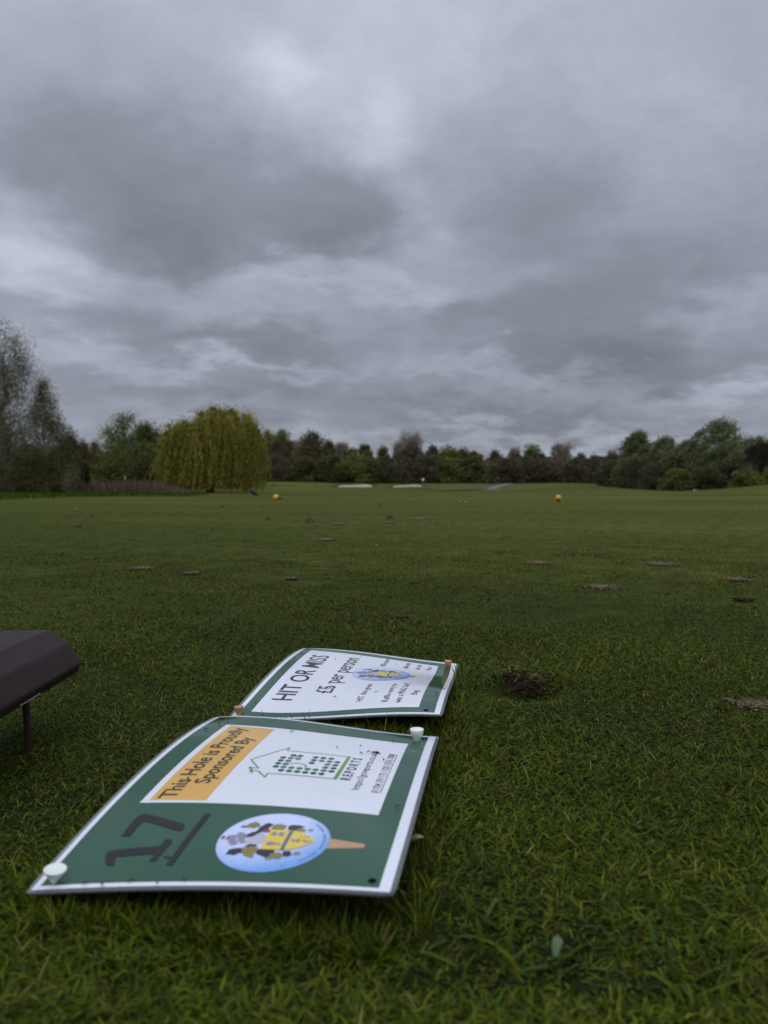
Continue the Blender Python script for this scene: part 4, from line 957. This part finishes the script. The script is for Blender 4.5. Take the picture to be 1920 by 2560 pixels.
BUS = [(690, 1135, 110, 'brownbush'), (760, 1140, 110, 'bush'), (830, 1132, 100, 'bush'), (893, 1138, 130, 'olive'), (950, 1140, 100, 'bush'), (1010, 1142, 110, 'brownbush'), (1068, 1136, 110, 'brownbush'), (1125, 1140, 100, 'olive'), (1180, 1142, 110, 'bush'), (1225, 1160, 90, 'olive'), (1265, 1140, 110, 'brownbush'), (1315, 1138, 110, 'brownbush'), (1360, 1142, 100, 'brownbush'), (1400, 1170, 60, 'bush'), (1440, 1146, 90, 'brownbush'), (1490, 1144, 90, 'brownbush')]
BL = ['first bush right of the willow', 'dark bush under the tall dark birch', 'dark bush left of the first bunker', 'olive bush right behind the first bunker', 'dark green bush between the two bunkers', 'brown bush behind the second bunker', 'reddish brown bush left of the white far marker', 'olive bush right of the white far marker', 'green bush halfway between far marker and path', 'low pale green bush by the top of the path',
      'brown bush directly over the path end', 'brown bush under the round topped olive tree', 'brown bush left of the pale poplar', 'small dark bush at the foot of the pale poplar', 'brown bush right of the pale poplar', 'last brown bush before the right hand trees']
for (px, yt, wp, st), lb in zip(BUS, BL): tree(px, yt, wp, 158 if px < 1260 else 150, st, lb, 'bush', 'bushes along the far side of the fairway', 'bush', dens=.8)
RT = [(1535, 1122, 80, 82, 'brown', 'brown tree at the start of the right hand trees', 'bare_tree', 0), (1582, 1062, 92, 70, 'wind', 'grey green poplar first and tallest of the mid right pair', 'poplar_tree', .05), (1648, 1082, 74, 68, 'wind', 'grey green poplar second of the mid right pair', 'poplar_tree', .06), (1625, 1100, 60, 72, 'green', 'dark green tree between the two poplars', 'leafy_tree', 0),
      (1768, 1032, 190, 60, 'wind', 'large silver green willow leaning in the wind at right', 'willow_tree', .18), (1700, 1090, 130, 61, 'wind', 'lower silver green willow on the left flank of the large leaning one', 'willow_tree', .12), (1800, 1100, 110, 59, 'wind', 'low silver green willow at the foot of the large leaning one', 'willow_tree', .1),
      (1872, 1082, 80, 68, 'pine', 'dark pine left of the darkest pine at the right edge', 'pine_tree', 0), (1925, 1084, 110, 64, 'pine', 'darkest broad pine cut by the right edge', 'pine_tree', 0), (1890, 1084, 50, 74, 'light', 'airy pale tree showing between the two dark pines', 'leafy_tree', .05), (2010, 1060, 150, 66, 'pine', 'dark pine just outside the right edge', 'pine_tree', 0)]
for (px, yt, wp, d, st, lb, nm, le) in RT: tree(px, yt, wp, d, st, lb, group=G3, name=nm, lean=le, dens=1.25 if st == 'wind' else 1)
for (px, yt, wp, d, st, lb) in [(1530, 1150, 90, 78, 'brownbush', 'brown bush at the foot of the first right hand tree'), (1590, 1140, 110, 64, 'brownbush', 'brown bush under the tallest mid right poplar'), (1650, 1150, 110, 60, 'brownbush', 'brown bush under the second mid right poplar'), (1700, 1170, 100, 57, 'olive', 'green bush under the lower silver willow'),
      (1760, 1165, 110, 56, 'bush', 'dark bush under the large leaning willow'), (1830, 1110, 90, 60, 'brownbush', 'reddish brown bush between leaning willow and pines'), (1822, 1160, 60, 56, 'pine', 'blackish evergreen bush right of the leaning willow foot'), (1868, 1172, 90, 52, 'olive', 'bright green bush under the dark pines'), (1930, 1168, 110, 50, 'olive', 'bright green bush at the right edge of the view')]:
    tree(px, yt, wp, d, st, lb, 'bush', 'bushes at the foot of the right hand trees', 'bush')
# far woodland mass behind everything
mb = MB(); n = 90000
x = rng.uniform(-190, 190, n); y = rng.uniform(205, 235, n) - np.abs(x) * .25
top = 5.8 + 1.6 * patchn(x, y * 0, .22) + .8 * patchn(x, y * 0, .7, 1.)
z = terr(x, y) + top * rng.uniform(0, 1, n) ** .8
cl = 1.5 * np.array([(.045, .042, .028), (.052, .052, .026), (.036, .040, .020), (.060, .050, .036)])[((patchn(x, y, .13, 3.) + 1) * 2).astype(int) % 4] * rng.uniform(.7, 1.2, (n, 1))
leafset(mb, np.stack([x, y, z], 1), 1.1, .45, cl, np.array([[0, 0, .6]]), .8)
o = mb.build('far_woodland', M_leaf); tag(o, 'distant brown and green woodland closing the horizon behind the trees', 'woodland', kind='stuff')

# ------------------------------------------------------------------ clippings on the sheets
mb = MB(); rn = random.Random(5)
spots = [(C1, q) for q in ((300, 222), (306, 226), (214, 114), (205, 122), (330, 215), (240, 236), (287, 247), (262, 150), (312, 190), (180, 60), (355, 120), (150, 280), (3, 60), (3, 84), (2, 110), (4, 130), (2, 45), (372, 22), (380, 30), (340, 14), (366, 250), (382, 285))] + [(C2, q) for q in ((330, 80), (128, 108), (131, 113), (134, 110), (85, 130), (200, 60), (60, 15), (300, 12), (350, 14), (180, 285), (100, 286), (140, 288), (376, 120))]
for C, (x, y) in spots:
    a = rn.uniform(0, 6.28); l_ = rn.uniform(1.5, 5); pts = [(x + l_ * t * math.cos(a + t), y + l_ * t * math.sin(a + t)) for t in (0, .4, .8, 1.2)]
    P_ = sheet_pt(C, pts, 1.3) + [[0, 0, 0], [0, 0, .0008], [0, 0, .0012], [0, 0, .0004]]
    tube(mb, P_, [.0003, .0007, .0006, .0002], 4, (.05, .05, .03) if rn.random() < .7 else (.09, .05, .03))
for (x, y) in ((309, 231), (311, 234), (307, 236)): tube(mb, sheet_pt(C1, [(x, y), (x + 3, y + 2), (x + 1, y + 5)], 1.2), [.0006, .0012, .0004], 5, (.03, .035, .015))
o = mb.build('grass_clippings', M_dry); tag(o, 'tiny dark grass clippings scattered on the two laminated sheets', 'clippings', kind='stuff')
